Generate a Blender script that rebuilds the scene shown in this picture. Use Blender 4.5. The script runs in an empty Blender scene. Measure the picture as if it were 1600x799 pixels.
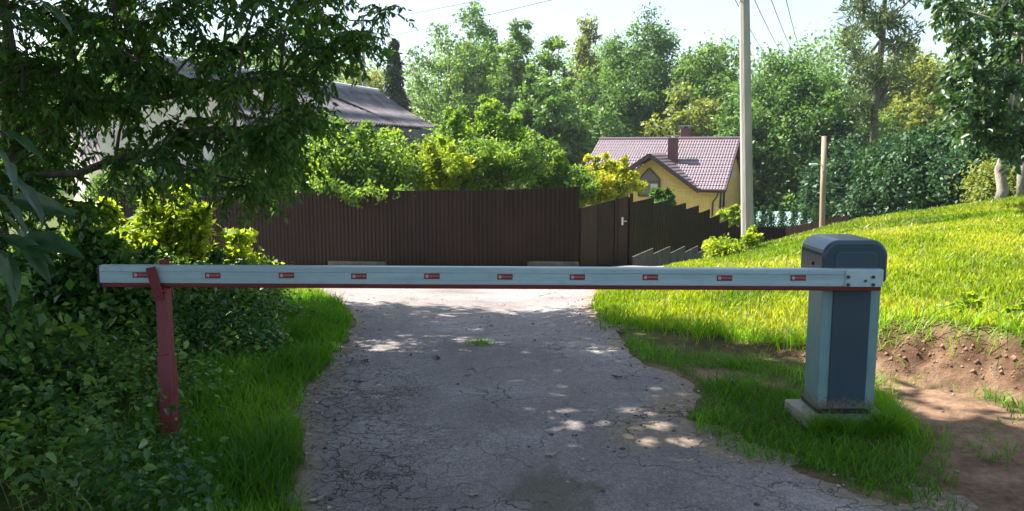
import bpy, math
import numpy as np
from mathutils import Vector, Matrix, noise as mnoise

# ------------------------------------------------------------------ camera, sky, sun, exposure
SC = bpy.context.scene
COL = SC.collection
F = 1250.0; PITCH = math.radians(7.5); CAMZ = 1.6
cam_d = bpy.data.cameras.new("camera"); cam = bpy.data.objects.new("camera", cam_d); COL.objects.link(cam)
cam.location = (0, 0, CAMZ); cam.rotation_euler = (math.radians(90) - PITCH, 0, 0)
cam_d.sensor_width = 36; cam_d.lens = 36 * F / 1600; cam_d.clip_end = 3000; cam_d.clip_start = 0.05
SC.camera = cam
SUN_AZ = math.radians(-64); SUN_EL = math.radians(52)
SUNV = np.array([math.sin(SUN_AZ) * math.cos(SUN_EL), math.cos(SUN_AZ) * math.cos(SUN_EL), math.sin(SUN_EL)])
sun_d = bpy.data.lights.new("sun", 'SUN'); sun_d.energy = 5.0; sun_d.angle = math.radians(0.5); sun_d.color = (1.0, 0.94, 0.84)
sun = bpy.data.objects.new("sun", sun_d); COL.objects.link(sun)
sun.rotation_euler = Vector(SUNV).to_track_quat('Z', 'Y').to_euler(); sun.location = (-20, 20, 40)
W = bpy.data.worlds.new("World"); SC.world = W; W.use_nodes = True
wn = W.node_tree.nodes; wl = W.node_tree.links; wn.clear()
wo = wn.new('ShaderNodeOutputWorld'); bg = wn.new('ShaderNodeBackground'); sky = wn.new('ShaderNodeTexSky')
sky.sky_type = 'NISHITA'; sky.sun_disc = False; sky.sun_elevation = SUN_EL; sky.sun_rotation = SUN_AZ
sky.air_density = 1.0; sky.dust_density = 1.6; sky.ozone_density = 1.2
tc = wn.new('ShaderNodeTexCoord'); mp = wn.new('ShaderNodeMapping'); mp.inputs['Scale'].default_value = (1, 1, 4.5)
nz = wn.new('ShaderNodeTexNoise'); nz.inputs['Scale'].default_value = 2.6; nz.inputs['Detail'].default_value = 7; nz.inputs['Roughness'].default_value = .55
cr = wn.new('ShaderNodeValToRGB'); cr.color_ramp.elements[0].position = .38; cr.color_ramp.elements[1].position = .74
cr.color_ramp.elements[0].color = (.08, .08, .08, 1)
mx = wn.new('ShaderNodeMixRGB'); mx.inputs[2].default_value = (3.2, 3.75, 4.2, 1)
wl.new(tc.outputs['Generated'], mp.inputs[0]); wl.new(mp.outputs[0], nz.inputs['Vector']); wl.new(nz.outputs['Fac'], cr.inputs[0])
wl.new(cr.outputs[0], mx.inputs[0]); wl.new(sky.outputs[0], mx.inputs[1]); wl.new(mx.outputs[0], bg.inputs[0]); wl.new(bg.outputs[0], wo.inputs[0])
bg.inputs[1].default_value = 0.085
SC.view_settings.view_transform = 'Standard'; SC.view_settings.look = 'None'; SC.view_settings.gamma = 1
SC.view_settings.exposure = 1.82
SC.render.engine = 'CYCLES'
cy = SC.cycles
cy.max_bounces = 6; cy.diffuse_bounces = 3; cy.glossy_bounces = 2; cy.transmission_bounces = 5; cy.transparent_max_bounces = 4
cy.sample_clamp_indirect = 4; cy.use_denoising = True

rs = np.random.RandomState(7)

# ------------------------------------------------------------------ pixel (photo 1600x799) helpers
cP, sP = math.cos(PITCH), math.sin(PITCH)
def ray(px, py):
    cx = (px - 800) / F; c2 = (399.5 - py) / F
    return np.array([cx, cP + c2 * sP, -sP + c2 * cP])
def at(px, py, Y):
    d = ray(px, py); t = Y / d[1]
    return np.array([d[0] * t, Y, CAMZ + d[2] * t])
def proj(P):
    P = np.atleast_2d(P); x, y, z = P[:, 0], P[:, 1], P[:, 2] - CAMZ
    dep = y * cP - z * sP; up = y * sP + z * cP
    return 800 + F * x / dep, 399.5 - F * up / dep

# ------------------------------------------------------------------ terrain height field
CP = np.array([
 (-8,-4,.05),(-3,-4,0),(0,-4,0),(4,-4,.1),(9,-4,.6),
 (-8,2,.1),(-4,3,.02),(-1.5,3,0),(0,2,0),(1.5,3,0),(3,3,.05),(5,3,.35),(9,3,1.0),
 (-7,6,.1),(-3.5,6,.02),(-1,6,0),(.5,6,0),(2.4,6,.02),(4.5,6,.12),(8,6,.5),
 (-9,10,.1),(-5,9.5,-.05),(-2.5,9.5,-.15),(0,9,-.2),(1.2,9,-.18),(2.5,9,.0),(4.5,9,.17),(8,9,.35),(14,9,.9),
 (-9,14,-.2),(-5,13,-.45),(-1,13,-.62),(2,13,-.55),(3.5,13,-.4),(5.2,13,.0),(8,13,.33),(12,13,.42),(20,13,.9),
 (-14,18,-.6),(-8,19,-1.25),(-4,19,-1.3),(0,20,-1.35),(3,20.5,-1.45),(4.5,21,-1.6),(6,22,-1.75),(4.3,18,-1.03),(5.5,18,-.68),(3.5,15,-.62),(7.56,18,-.1),(9.5,18,.1),(11.5,18,.22),(20,18,.6),
 (-10.6,24,-2.0),(-4,24,-1.8),(4.5,24,-2.15),(6,26.5,-2.9),(7.3,29,-3.5),(9.5,24,-1.6),(14,24,-1.2),(22,24,-.2),
 (9,33,-4.0),(12.7,30,-2.6),(20,32,-2.3),(10,36,-4.2),(-12,34,-2.7),(0,34,-3.0),
 (-20,30,-2.0),(-20,50,-4),(0,50,-4.6),(15,50,-4.8),(30,50,-4.4),(-30,15,0),(30,15,1.6),(30,-5,2.2),(-30,-5,.3),
 (-60,60,-3.5),(0,75,-4.8),(60,60,-3),(0,110,-4),(-60,110,-3),(60,110,-3),(-60,0,0),(60,0,3),
], float)
def _fit():
    P = CP[:, :2]; n = len(P)
    r = np.sqrt(np.sum((P[:, None] - P[None]) ** 2, axis=2) + .6)
    A = np.zeros((n + 3, n + 3)); A[:n, :n] = r - np.eye(n) * .03
    A[:n, n] = 1; A[:n, n + 1:] = P; A[n, :n] = 1; A[n + 1:, :n] = P.T
    return np.linalg.solve(A, np.concatenate([CP[:, 2], [0, 0, 0]]))
RW = _fit()
def g0(x, y):
    x = np.asarray(x, float); y = np.asarray(y, float); sh = x.shape; x = x.ravel(); y = y.ravel()
    n = len(CP); out = np.full(x.shape, RW[n]) + RW[n + 1] * x + RW[n + 2] * y
    for i in range(n):
        out += RW[i] * np.sqrt((x - CP[i, 0]) ** 2 + (y - CP[i, 1]) ** 2 + .6)
    far = np.clip((np.hypot(x, y) - 100) / 60, 0, 1)
    return (out * (1 - far) + -3.5 * far).reshape(sh)
_h = rs.rand(256, 256)
def vnoise(x, y, s, o=0):
    x = np.asarray(x) / s + 37.3 + o; y = np.asarray(y) / s + 11.7 + o * 1.7
    xi = np.floor(x).astype(int); yi = np.floor(y).astype(int); fx = x - xi; fy = y - yi
    fx = fx * fx * (3 - 2 * fx); fy = fy * fy * (3 - 2 * fy)
    a = _h[xi % 256, yi % 256]; b = _h[(xi + 1) % 256, yi % 256]; c = _h[xi % 256, (yi + 1) % 256]; d = _h[(xi + 1) % 256, (yi + 1) % 256]
    return (a * (1 - fx) + b * fx) * (1 - fy) + (c * (1 - fx) + d * fx) * fy - .5
def sstep(a, b, v):
    t = np.clip((v - a) / (b - a), 0, 1); return t * t * (3 - 2 * t)
def segdist(x, y, poly, closed=True):
    d = np.full(np.shape(x), 1e9); n = len(poly)
    for i in range(n if closed else n - 1):
        a = poly[i]; b = poly[(i + 1) % n]; ex, ey = b[0] - a[0], b[1] - a[1]
        t = np.clip(((x - a[0]) * ex + (y - a[1]) * ey) / (ex * ex + ey * ey + 1e-9), 0, 1)
        d = np.minimum(d, np.hypot(x - a[0] - t * ex, y - a[1] - t * ey))
    return d
def inside(x, y, poly):
    c = np.zeros(np.shape(x), bool); n = len(poly)
    for i in range(n):
        a = poly[i]; b = poly[(i + 1) % n]
        with np.errstate(divide='ignore', invalid='ignore'):
            c ^= ((a[1] > y) != (b[1] > y)) & (x < (b[0] - a[0]) * (y - a[1]) / (b[1] - a[1] + 1e-12) + a[0])
    return c
def sd(x, y, poly):
    d = segdist(x, y, poly); return np.where(inside(x, y, poly), -d, d)
def hit0(px, py):
    lo, hi = 1.0, 60.0
    Y = np.linspace(1.5, 60, 1200); d = ray(px, py); t = Y / d[1]
    dz = CAMZ + d[2] * t - g0(d[0] * t, Y)
    k = np.argmax(dz < 0); 
    if not (dz < 0).any(): k = len(Y) - 1
    return np.array([d[0] * t[k], Y[k]])
def wpoly(pts): return [tuple(hit0(*p)) for p in pts]

# bank edge line (world), uphill is beyond it
BANK = [(.6,7.6),(1.5,6.7),(2.2,6.15),(2.65,5.85),(3.0,5.6),(3.3,5.15),(3.75,4.6),(4.6,4.0),(6.5,3.0),(10,1.5)]
BANKP = BANK + [(14,1),(14,40),(-2,40)]
ROAD = wpoly([(470,1100),(478,799),(476,690),(500,610),(540,545),(556,505),(553,488),(520,468),(480,452),(420,440)]) + \
       [(-7.5,15.0),(-20,18.5),(-20,24),(-10.5,23.7),(1.6,19.7),(3.3,20.6),(3.9,21.9),(5.4,21.9)] + \
       wpoly([(1098,416),(1050,425),(935,445),(922,466),(918,490),(942,512),(962,532),(985,562),(1045,585),(1090,603),(1092,628),(1070,655),(1082,680),(1130,708),(1230,742),(1330,770),(1440,799),(2100,1100)])
PATH = wpoly([(1375,585),(1450,590),(1520,612),(1600,640),(1700,700),(1700,900),(1480,860),(1440,780),(1455,700),(1420,650),(1370,622)])
PATH2 = wpoly([(1040,572),(1120,575),(1262,592),(1262,622),(1150,606),(1100,612),(1060,596)])
def bank_d(x, y):
    return -sd(x, y, BANKP) + .10 * vnoise(x, y, .35) + .05 * vnoise(x, y, .09, 3)
def bank_h(x):
    return .05 + .32 * sstep(2.1, 3.1, x) + .5 * sstep(3.4, 6, x)
def g(x, y, rough=True):
    x = np.asarray(x, float); y = np.asarray(y, float)
    z = g0(x, y)
    near = (np.abs(x) < 16) & (y < 42)
    bd = np.where(near, bank_d(x, y), 0)
    H = bank_h(x) * np.exp(-np.clip(bd, 0, 40) / 2.5)
    rise = .7 * sstep(-.42, .04, bd) + .3 * sstep(-.10, .12, bd)
    z = z + np.where(near, H * rise, 0)
    if rough:
        r = np.hypot(x, y)
        z = z + .035 * vnoise(x, y, .8) * np.exp(-r / 25) + .012 * vnoise(x, y, .16, 5) * (r < 14)
        face = np.where(near, np.exp(-((bd + .16) / .2) ** 2) * sstep(1.6, 2.6, x), 0)
        z = z + face * (.09 * vnoise(x, y, .14, 2) + .07 * vnoise(x, y, .06, 9))
    return z
def road_sd(x, y):
    return sd(x, y, ROAD) + .10 * vnoise(x, y, .5, 4) + .075 * vnoise(x, y, .13, 6)

# ------------------------------------------------------------------ naming helpers
def tag(o, label=None, cat=None, group=None, kind=None):
    if label: o['label'] = label
    if cat: o['category'] = cat
    if group: o['group'] = group
    if kind: o['kind'] = kind
    return o
def empty(name, loc, label, cat, group=None, rz=0):
    o = bpy.data.objects.new(name, None); COL.objects.link(o); o.location = loc; o.rotation_euler = (0, 0, rz)
    o.empty_display_size = .2
    return tag(o, label, cat, group)
def mesh_np(name, V, faces, mat, parent=None, smooth=False, fattr=None, keep_world=True, mats=None, midx=None, rgb=None):
    """faces: list of int arrays (n,k)"""
    me = bpy.data.meshes.new(name)
    V = np.asarray(V, np.float32); me.vertices.add(len(V))
    loc = None
    if parent is not None and keep_world:
        M = np.array(parent.matrix_basis.inverted()); 
        if parent.parent: M = np.array((parent.parent.matrix_basis @ parent.matrix_basis).inverted())
        V = (V @ M[:3, :3].T + M[:3, 3]).astype(np.float32)
    me.vertices.foreach_set('co', V.ravel())
    faces = [np.asarray(f, np.int32) for f in faces if len(f)]
    loops = np.concatenate([f.ravel() for f in faces]); cnt = np.concatenate([np.full(len(f), f.shape[1]) for f in faces])
    me.loops.add(len(loops)); me.loops.foreach_set('vertex_index', loops)
    me.polygons.add(len(cnt)); st = np.concatenate([[0], np.cumsum(cnt)[:-1]])
    me.polygons.foreach_set('loop_start', st.astype(np.int32)); me.polygons.foreach_set('loop_total', cnt.astype(np.int32))
    if smooth: me.polygons.foreach_set('use_smooth', np.ones(len(cnt), bool))
    for m in (mats or [mat]): me.materials.append(m)
    if midx is not None: me.polygons.foreach_set('material_index', np.asarray(midx, np.int32))
    me.update(calc_edges=True)
    if fattr is not None:
        for k, a in fattr.items():
            at_ = me.attributes.new(k, 'FLOAT', 'FACE' if len(a) == len(cnt) else 'POINT'); at_.data.foreach_set('value', np.asarray(a, np.float32))
    o = bpy.data.objects.new(name, me); COL.objects.link(o)
    if parent is not None: o.parent = parent
    return o
def copy_tree(o, parent=None):
    c = o.copy(); COL.objects.link(c)
    if parent is not None: c.parent = parent
    for ch in list(o.children): copy_tree(ch, c)
    return c

class MB:
    """collects boxes, bars, tubes and polygons into one mesh"""
    def __init__(s): s.V = []; s.F = []; s.M = []; s.n = 0; s.m = 0
    def add(s, V, F):
        V = np.asarray(V, float).reshape(-1, 3)
        s.V.append(V); s.F += [tuple(i + s.n for i in f) for f in F]; s.M += [s.m] * len(F); s.n += len(V); return s
    def box(s, c, sz, R=None):
        sx, sy, sz_ = [a / 2 for a in sz]
        V = np.array([[x, y, z] for z in (-sz_, sz_) for y in (-sy, sy) for x in (-sx, sx)])
        if R is not None: V = V @ np.array(R).T
        return s.add(V + np.array(c), [(0,2,3,1),(4,5,7,6),(0,1,5,4),(2,6,7,3),(1,3,7,5),(0,4,6,2)])
    def hexa(s, bottom, top):
        n = len(bottom); V = list(bottom) + list(top)
        return s.add(V, [tuple(range(n))[::-1], tuple(range(n, 2 * n))] + [(i, (i + 1) % n, n + (i + 1) % n, n + i) for i in range(n)])
    def beam(s, a, b, w, h, up=(0, 0, 1)):
        a = np.array(a, float); b = np.array(b, float); d = b - a; d /= np.linalg.norm(d)
        u = np.cross(d, up); u /= np.linalg.norm(u); v = np.cross(u, d)
        q = [u * w / 2 + v * h / 2, -u * w / 2 + v * h / 2, -u * w / 2 - v * h / 2, u * w / 2 - v * h / 2]
        return s.hexa([a + k for k in q], [b + k for k in q])
    def tube(s, pts, rad, seg=8, cap=True):
        pts = np.array(pts, float); n = len(pts); rad = np.broadcast_to(rad, n); V = []; F = []
        ref = np.array([0, 0, 1.]) if abs((pts[-1] - pts[0])[2]) < .8 * np.linalg.norm(pts[-1] - pts[0]) + 1e-9 else np.array([1., 0, 0])
        for i in range(n):
            d = pts[min(i + 1, n - 1)] - pts[max(i - 1, 0)]; d /= np.linalg.norm(d) + 1e-12
            u = np.cross(d, ref); u /= np.linalg.norm(u) + 1e-12; v = np.cross(d, u)
            for k in range(seg):
                a = 2 * math.pi * k / seg; V.append(pts[i] + (u * math.cos(a) + v * math.sin(a)) * rad[i])
        for i in range(n - 1):
            for k in range(seg):
                a = i * seg + k; b = i * seg + (k + 1) % seg; F.append((a, b, b + seg, a + seg))
        if cap: F.append(tuple(range(seg))[::-1]); F.append(tuple(range((n - 1) * seg, n * seg)))
        return s.add(V, F)
    def prism(s, pts2, y0, y1, plane='xz'):
        b = [(p[0], y0, p[1]) for p in pts2]; t = [(p[0], y1, p[1]) for p in pts2]
        if plane == 'xy': b = [(p[0], p[1], y0) for p in pts2]; t = [(p[0], p[1], y1) for p in pts2]
        if plane == 'xy': return s.hexa(b, t)
        return s.hexa(b[::-1], t[::-1])
    def build(s, name, mat, parent=None, smooth=False, bevel=0, seg=2, mats=None, world=True, auto=False):
        me = bpy.data.meshes.new(name); V = np.concatenate(s.V)
        if parent is not None and world:
            M = parent.matrix_basis.inverted()
            if parent.parent: M = (parent.parent.matrix_basis @ parent.matrix_basis).inverted()
            M = np.array(M); V = V @ M[:3, :3].T + M[:3, 3]
        me.from_pydata(V.tolist(), [], s.F)
        for m in (mats or [mat]): me.materials.append(m)
        if mats: me.polygons.foreach_set('material_index', s.M)
        if smooth: me.polygons.foreach_set('use_smooth', [True] * len(me.polygons))
        me.update()
        o = bpy.data.objects.new(name, me); COL.objects.link(o)
        if parent is not None: o.parent = parent
        if bevel:
            b = o.modifiers.new('b', 'BEVEL'); b.width = bevel; b.segments = seg; b.limit_method = 'ANGLE'; b.angle_limit = math.radians(35)
        return o

# ------------------------------------------------------------------ materials
def newmat(name):
    m = bpy.data.materials.new(name); m.use_nodes = True; nt = m.node_tree
    return m, nt, nt.nodes, nt.links, nt.nodes['Principled BSDF']
def N(nodes, t, **kw):
    n = nodes.new(t)
    for k, v in kw.items():
        if k in n.inputs: n.inputs[k].default_value = v
        else: setattr(n, k, v)
    return n
def ramp(nodes, stops):
    r = nodes.new('ShaderNodeValToRGB'); e = r.color_ramp.elements
    while len(e) < len(stops): e.new(.5)
    for i, (p, c) in enumerate(stops):
        e[i].position = p; e[i].color = tuple(c) + (1,) if len(c) == 3 else c
    return r
def surf(name, c1, c2, scale=6, rough=.7, bump=.2, bscale=60, metallic=0, stretch=(1, 1, 1), dist=.01, spec=.5):
    m, nt, n, l, p = newmat(name)
    tcn = N(n, 'ShaderNodeTexCoord'); mpn = N(n, 'ShaderNodeMapping'); mpn.inputs['Scale'].default_value = stretch
    l.new(tcn.outputs['Object'], mpn.inputs[0])
    a = N(n, 'ShaderNodeTexNoise', Scale=scale, Detail=6.0, Roughness=.65); l.new(mpn.outputs[0], a.inputs['Vector'])
    r = ramp(n, [(.32, c1), (.68, c2)]); l.new(a.outputs['Fac'], r.inputs[0]); l.new(r.outputs[0], p.inputs['Base Color'])
    p.inputs['Roughness'].default_value = rough; p.inputs['Metallic'].default_value = metallic
    p.inputs['Specular IOR Level'].default_value = spec
    if bump:
        b = N(n, 'ShaderNodeTexNoise', Scale=bscale, Detail=4.0); l.new(mpn.outputs[0], b.inputs['Vector'])
        bb = N(n, 'ShaderNodeBump', Strength=bump, Distance=dist); l.new(b.outputs['Fac'], bb.inputs['Height']); l.new(bb.outputs[0], p.inputs['Normal'])
    return m
def leafmat(name, dark, mid, light, trans=.45, tcol=None, rough=.5, spec=.35):
    m, nt, n, l, p = newmat(name)
    a = N(n, 'ShaderNodeAttribute', attribute_name='v')
    r = ramp(n, [(0, dark), (.55, mid), (1, light)]); l.new(a.outputs['Fac'], r.inputs[0])
    l.new(r.outputs[0], p.inputs['Base Color']); p.inputs['Roughness'].default_value = rough; p.inputs['Specular IOR Level'].default_value = spec
    t = N(n, 'ShaderNodeBsdfTranslucent')
    mm = N(n, 'ShaderNodeMixRGB', blend_type='MULTIPLY'); mm.inputs[0].default_value = 1; l.new(r.outputs[0], mm.inputs[1])
    mm.inputs[2].default_value = tuple(tcol or (1.7, 1.5, .5)) + (1,)
    l.new(mm.outputs[0], t.inputs['Color'])
    x = N(n, 'ShaderNodeMixShader'); x.inputs[0].default_value = trans
    l.new(p.outputs[0], x.inputs[1]); l.new(t.outputs[0], x.inputs[2]); l.new(x.outputs[0], n['Material Output'].inputs['Surface'])
    return m
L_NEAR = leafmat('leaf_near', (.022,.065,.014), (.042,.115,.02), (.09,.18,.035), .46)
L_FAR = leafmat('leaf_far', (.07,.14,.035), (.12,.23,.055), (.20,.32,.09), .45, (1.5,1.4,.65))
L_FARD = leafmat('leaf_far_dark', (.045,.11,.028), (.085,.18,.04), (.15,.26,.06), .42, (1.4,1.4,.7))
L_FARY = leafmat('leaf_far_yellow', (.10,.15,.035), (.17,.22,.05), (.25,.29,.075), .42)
L_CON = leafmat('needle_dark', (.015,.035,.02), (.03,.055,.028), (.05,.09,.04), .15, (1.2,1.2,.8))
L_PINE = leafmat('needle_pine', (.05,.09,.03), (.09,.14,.045), (.15,.20,.065), .25, (1.3,1.2,.7))
L_SHRUB = leafmat('leaf_shrub', (.06,.14,.03), (.13,.25,.045), (.26,.37,.07), .48)
L_YEL = leafmat('leaf_yellow', (.16,.24,.02), (.33,.38,.03), (.5,.48,.06), .48)
L_LIME = leafmat('leaf_lime', (.10,.19,.02), (.24,.34,.03), (.38,.46,.05), .52)
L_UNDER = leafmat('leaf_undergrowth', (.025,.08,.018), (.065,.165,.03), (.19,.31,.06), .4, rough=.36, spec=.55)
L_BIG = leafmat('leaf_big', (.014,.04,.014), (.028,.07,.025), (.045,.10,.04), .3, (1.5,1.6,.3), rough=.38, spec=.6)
L_GRASS = leafmat('grass_hill', (.10,.21,.012), (.25,.35,.014), (.40,.44,.035), .5, (1.3,1.2,.4))
L_GRASSG = leafmat('grass_green', (.05,.14,.012), (.11,.26,.015), (.22,.38,.03), .48, (1.4,1.5,.35))
L_STRAW = leafmat('straw', (.25,.2,.09), (.4,.33,.17), (.5,.45,.25), .3, (1,1,.8))
L_THUJA = leafmat('thuja', (.02,.07,.02), (.035,.11,.03), (.06,.16,.035), .2)
L_FARK = leafmat('leaf_maple_dark', (.016,.05,.02), (.03,.085,.03), (.06,.14,.04), .3, (1.4,1.4,.7))
BARK = surf('bark', (.05,.04,.03), (.12,.1,.075), 14, .9, .8, 40, stretch=(1,1,.25), dist=.03)
BARKG = surf('bark_grey', (.16,.145,.12), (.36,.33,.28), 9, .9, .6, 40, stretch=(1,1,.4), dist=.02)
TWIG = surf('twig', (.035,.03,.02), (.07,.055,.04), 10, .9, 0)

def mat_ground():
    m, nt, n, l, p = newmat('soil_and_turf')
    tcn = N(n, 'ShaderNodeTexCoord')
    a = N(n, 'ShaderNodeAttribute', attribute_name='soil')
    n1 = N(n, 'ShaderNodeTexNoise', Scale=3.0, Detail=8.0, Roughness=.7); n2 = N(n, 'ShaderNodeTexNoise', Scale=26.0, Detail=6.0, Roughness=.7)
    l.new(tcn.outputs['Object'], n1.inputs['Vector']); l.new(tcn.outputs['Object'], n2.inputs['Vector'])
    turf = ramp(n, [(.3, (.035,.045,.012)), (.7, (.09,.12,.02))]); l.new(n1.outputs['Fac'], turf.inputs[0])
    dirt = ramp(n, [(.28, (.075,.045,.03)), (.5, (.2,.125,.08)), (.75, (.36,.25,.17))]); l.new(n1.outputs['Fac'], dirt.inputs[0])
    d2 = N(n, 'ShaderNodeMixRGB', blend_type='OVERLAY'); d2.inputs[0].default_value = .7; l.new(dirt.outputs[0], d2.inputs[1]); l.new(n2.outputs['Fac'], d2.inputs[2])
    mix = N(n, 'ShaderNodeMixRGB'); l.new(a.outputs['Fac'], mix.inputs[0]); l.new(turf.outputs[0], mix.inputs[1]); l.new(d2.outputs[0], mix.inputs[2])
    ar = N(n, 'ShaderNodeAttribute', attribute_name='raw'); mr = N(n, 'ShaderNodeMixRGB', blend_type='MULTIPLY'); l.new(ar.outputs['Fac'], mr.inputs[0]); l.new(mix.outputs[0], mr.inputs[1]); mr.inputs[2].default_value = (.42, .36, .33, 1)
    l.new(mr.outputs[0], p.inputs['Base Color']); p.inputs['Roughness'].default_value = .95; p.inputs['Specular IOR Level'].default_value = .15
    b1 = N(n, 'ShaderNodeBump', Strength=.8, Distance=.03); l.new(n2.outputs['Fac'], b1.inputs['Height'])
    n3 = N(n, 'ShaderNodeTexNoise', Scale=110.0, Detail=4.0); l.new(tcn.outputs['Object'], n3.inputs['Vector'])
    b2 = N(n, 'ShaderNodeBump', Strength=.5, Distance=.008); l.new(n3.outputs['Fac'], b2.inputs['Height']); l.new(b1.outputs[0], b2.inputs['Normal']); l.new(b2.outputs[0], p.inputs['Normal'])
    return m
def mat_asphalt():
    m, nt, n, l, p = newmat('old_asphalt')
    tcn = N(n, 'ShaderNodeTexCoord')
    def tex(t, **k):
        x = N(n, t, **k); l.new(tcn.outputs['Object'], x.inputs['Vector']); return x
    big = tex('ShaderNodeTexNoise', Scale=.9, Detail=6.0, Roughness=.6)
    fine0 = tex('ShaderNodeTexNoise', Scale=75.0, Detail=4.0, Roughness=.85); fine = ramp(n, [(.33, (0,0,0)), (.67, (1,1,1))]); l.new(fine0.outputs['Fac'], fine.inputs[0])
    med = tex('ShaderNodeTexNoise', Scale=22.0, Detail=6.0, Roughness=.75)
    c = ramp(n, [(.28, (.14,.122,.12)), (.5, (.22,.195,.188)), (.72, (.33,.295,.28))]); l.new(big.outputs['Fac'], c.inputs[0])
    o1 = N(n, 'ShaderNodeMixRGB', blend_type='OVERLAY'); o1.inputs[0].default_value = .5; l.new(c.outputs[0], o1.inputs[1]); l.new(fine.outputs[0], o1.inputs[2])
    o2 = N(n, 'ShaderNodeMixRGB', blend_type='OVERLAY'); o2.inputs[0].default_value = .65; l.new(o1.outputs[0], o2.inputs[1]); l.new(med.outputs['Fac'], o2.inputs[2])
    # embedded pale stones
    vs = tex('ShaderNodeTexVoronoi', Scale=55.0); st = ramp(n, [(.10, (1,1,1)), (.17, (0,0,0))]); l.new(vs.outputs['Distance'], st.inputs[0])
    sel = N(n, 'ShaderNodeMath', operation='GREATER_THAN'); sel.inputs[1].default_value = .72; l.new(vs.outputs['Color'], sel.inputs[0])
    sm = N(n, 'ShaderNodeMath', operation='MULTIPLY'); l.new(st.outputs[0], sm.inputs[0]); l.new(sel.outputs[0], sm.inputs[1])
    o3 = N(n, 'ShaderNodeMixRGB'); l.new(sm.outputs[0], o3.inputs[0]); l.new(o2.outputs[0], o3.inputs[1]); o3.inputs[2].default_value = (.5,.46,.43,1)
    # dirt and moss (own shapes) from attribute
    at1 = N(n, 'ShaderNodeAttribute', attribute_name='dirt'); at2 = N(n, 'ShaderNodeAttribute', attribute_name='moss'); at3 = N(n, 'ShaderNodeAttribute', attribute_name='crack')
    o4 = N(n, 'ShaderNodeMixRGB'); l.new(at1.outputs['Fac'], o4.inputs[0]); l.new(o3.outputs[0], o4.inputs[1])
    dr = ramp(n, [(.35, (.16,.12,.08)), (.65, (.32,.25,.19))]); l.new(med.outputs['Fac'], dr.inputs[0]); l.new(dr.outputs[0], o4.inputs[2])
    o5 = N(n, 'ShaderNodeMixRGB'); l.new(at2.outputs['Fac'], o5.inputs[0]); l.new(o4.outputs[0], o5.inputs[1]); o5.inputs[2].default_value = (.085,.07,.03,1)
    # cracks
    wob = tex('ShaderNodeTexNoise', Scale=5.0, Detail=5.0)
    ad = N(n, 'ShaderNodeMixRGB', blend_type='ADD'); ad.inputs[0].default_value = .4; l.new(tcn.outputs['Object'], ad.inputs[1]); l.new(wob.outputs['Color'], ad.inputs[2])
    hs = []
    for sc_, wd in ((1.3, .008), (3.0, .014), (8.0, .036)):
        v = N(n, 'ShaderNodeTexVoronoi', Scale=sc_, feature='DISTANCE_TO_EDGE'); l.new(ad.outputs[0], v.inputs['Vector'])
        rr = ramp(n, [(0, (1,1,1)), (wd, (0,0,0))]); l.new(v.outputs['Distance'], rr.inputs[0]); hs.append(rr)
    msk = ramp(n, [(.47, (0,0,0)), (.6, (1,1,1))]); l.new(big.outputs['Fac'], msk.inputs[0])
    mA = N(n, 'ShaderNodeMath', operation='MULTIPLY'); l.new(hs[1].outputs[0], mA.inputs[0])
    mk = N(n, 'ShaderNodeMath', operation='MAXIMUM'); l.new(at3.outputs['Fac'], mk.inputs[0]); l.new(msk.outputs[0], mk.inputs[1]); l.new(mk.outputs[0], mA.inputs[1])
    mB = N(n, 'ShaderNodeMath', operation='MULTIPLY'); l.new(hs[2].outputs[0], mB.inputs[0]); l.new(at3.outputs['Fac'], mB.inputs[1])
    mx1 = N(n, 'ShaderNodeMath', operation='MAXIMUM'); m0 = ramp(n, [(.44, (1,1,1)), (.56, (0,0,0))]); nb = tex('ShaderNodeTexNoise', Scale=1.7, Detail=2.0); l.new(nb.outputs['Fac'], m0.inputs[0]); mC = N(n, 'ShaderNodeMath', operation='MULTIPLY'); l.new(hs[0].outputs[0], mC.inputs[0]); l.new(m0.outputs[0], mC.inputs[1]); l.new(mC.outputs[0], mx1.inputs[0]); l.new(mA.outputs[0], mx1.inputs[1])
    mx2 = N(n, 'ShaderNodeMath', operation='MAXIMUM'); l.new(mx1.outputs[0], mx2.inputs[0]); l.new(mB.outputs[0], mx2.inputs[1])
    o6 = N(n, 'ShaderNodeMixRGB'); l.new(mx2.outputs[0], o6.inputs[0]); l.new(o5.outputs[0], o6.inputs[1]); o6.inputs[2].default_value = (.035,.03,.026,1)
    l.new(o6.outputs[0], p.inputs['Base Color']); p.inputs['Roughness'].default_value = .88; p.inputs['Specular IOR Level'].default_value = .3
    inv = N(n, 'ShaderNodeMath', operation='SUBTRACT'); l.new(med.outputs['Fac'], inv.inputs[0]); l.new(mx2.outputs[0], inv.inputs[1])
    b1 = N(n, 'ShaderNodeBump', Strength=.8, Distance=.014); l.new(inv.outputs[0], b1.inputs['Height'])
    b2 = N(n, 'ShaderNodeBump', Strength=.7, Distance=.004); l.new(fine.outputs[0], b2.inputs['Height']); l.new(b1.outputs[0], b2.inputs['Normal']); l.new(b2.outputs[0], p.inputs['Normal'])
    return m

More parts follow.
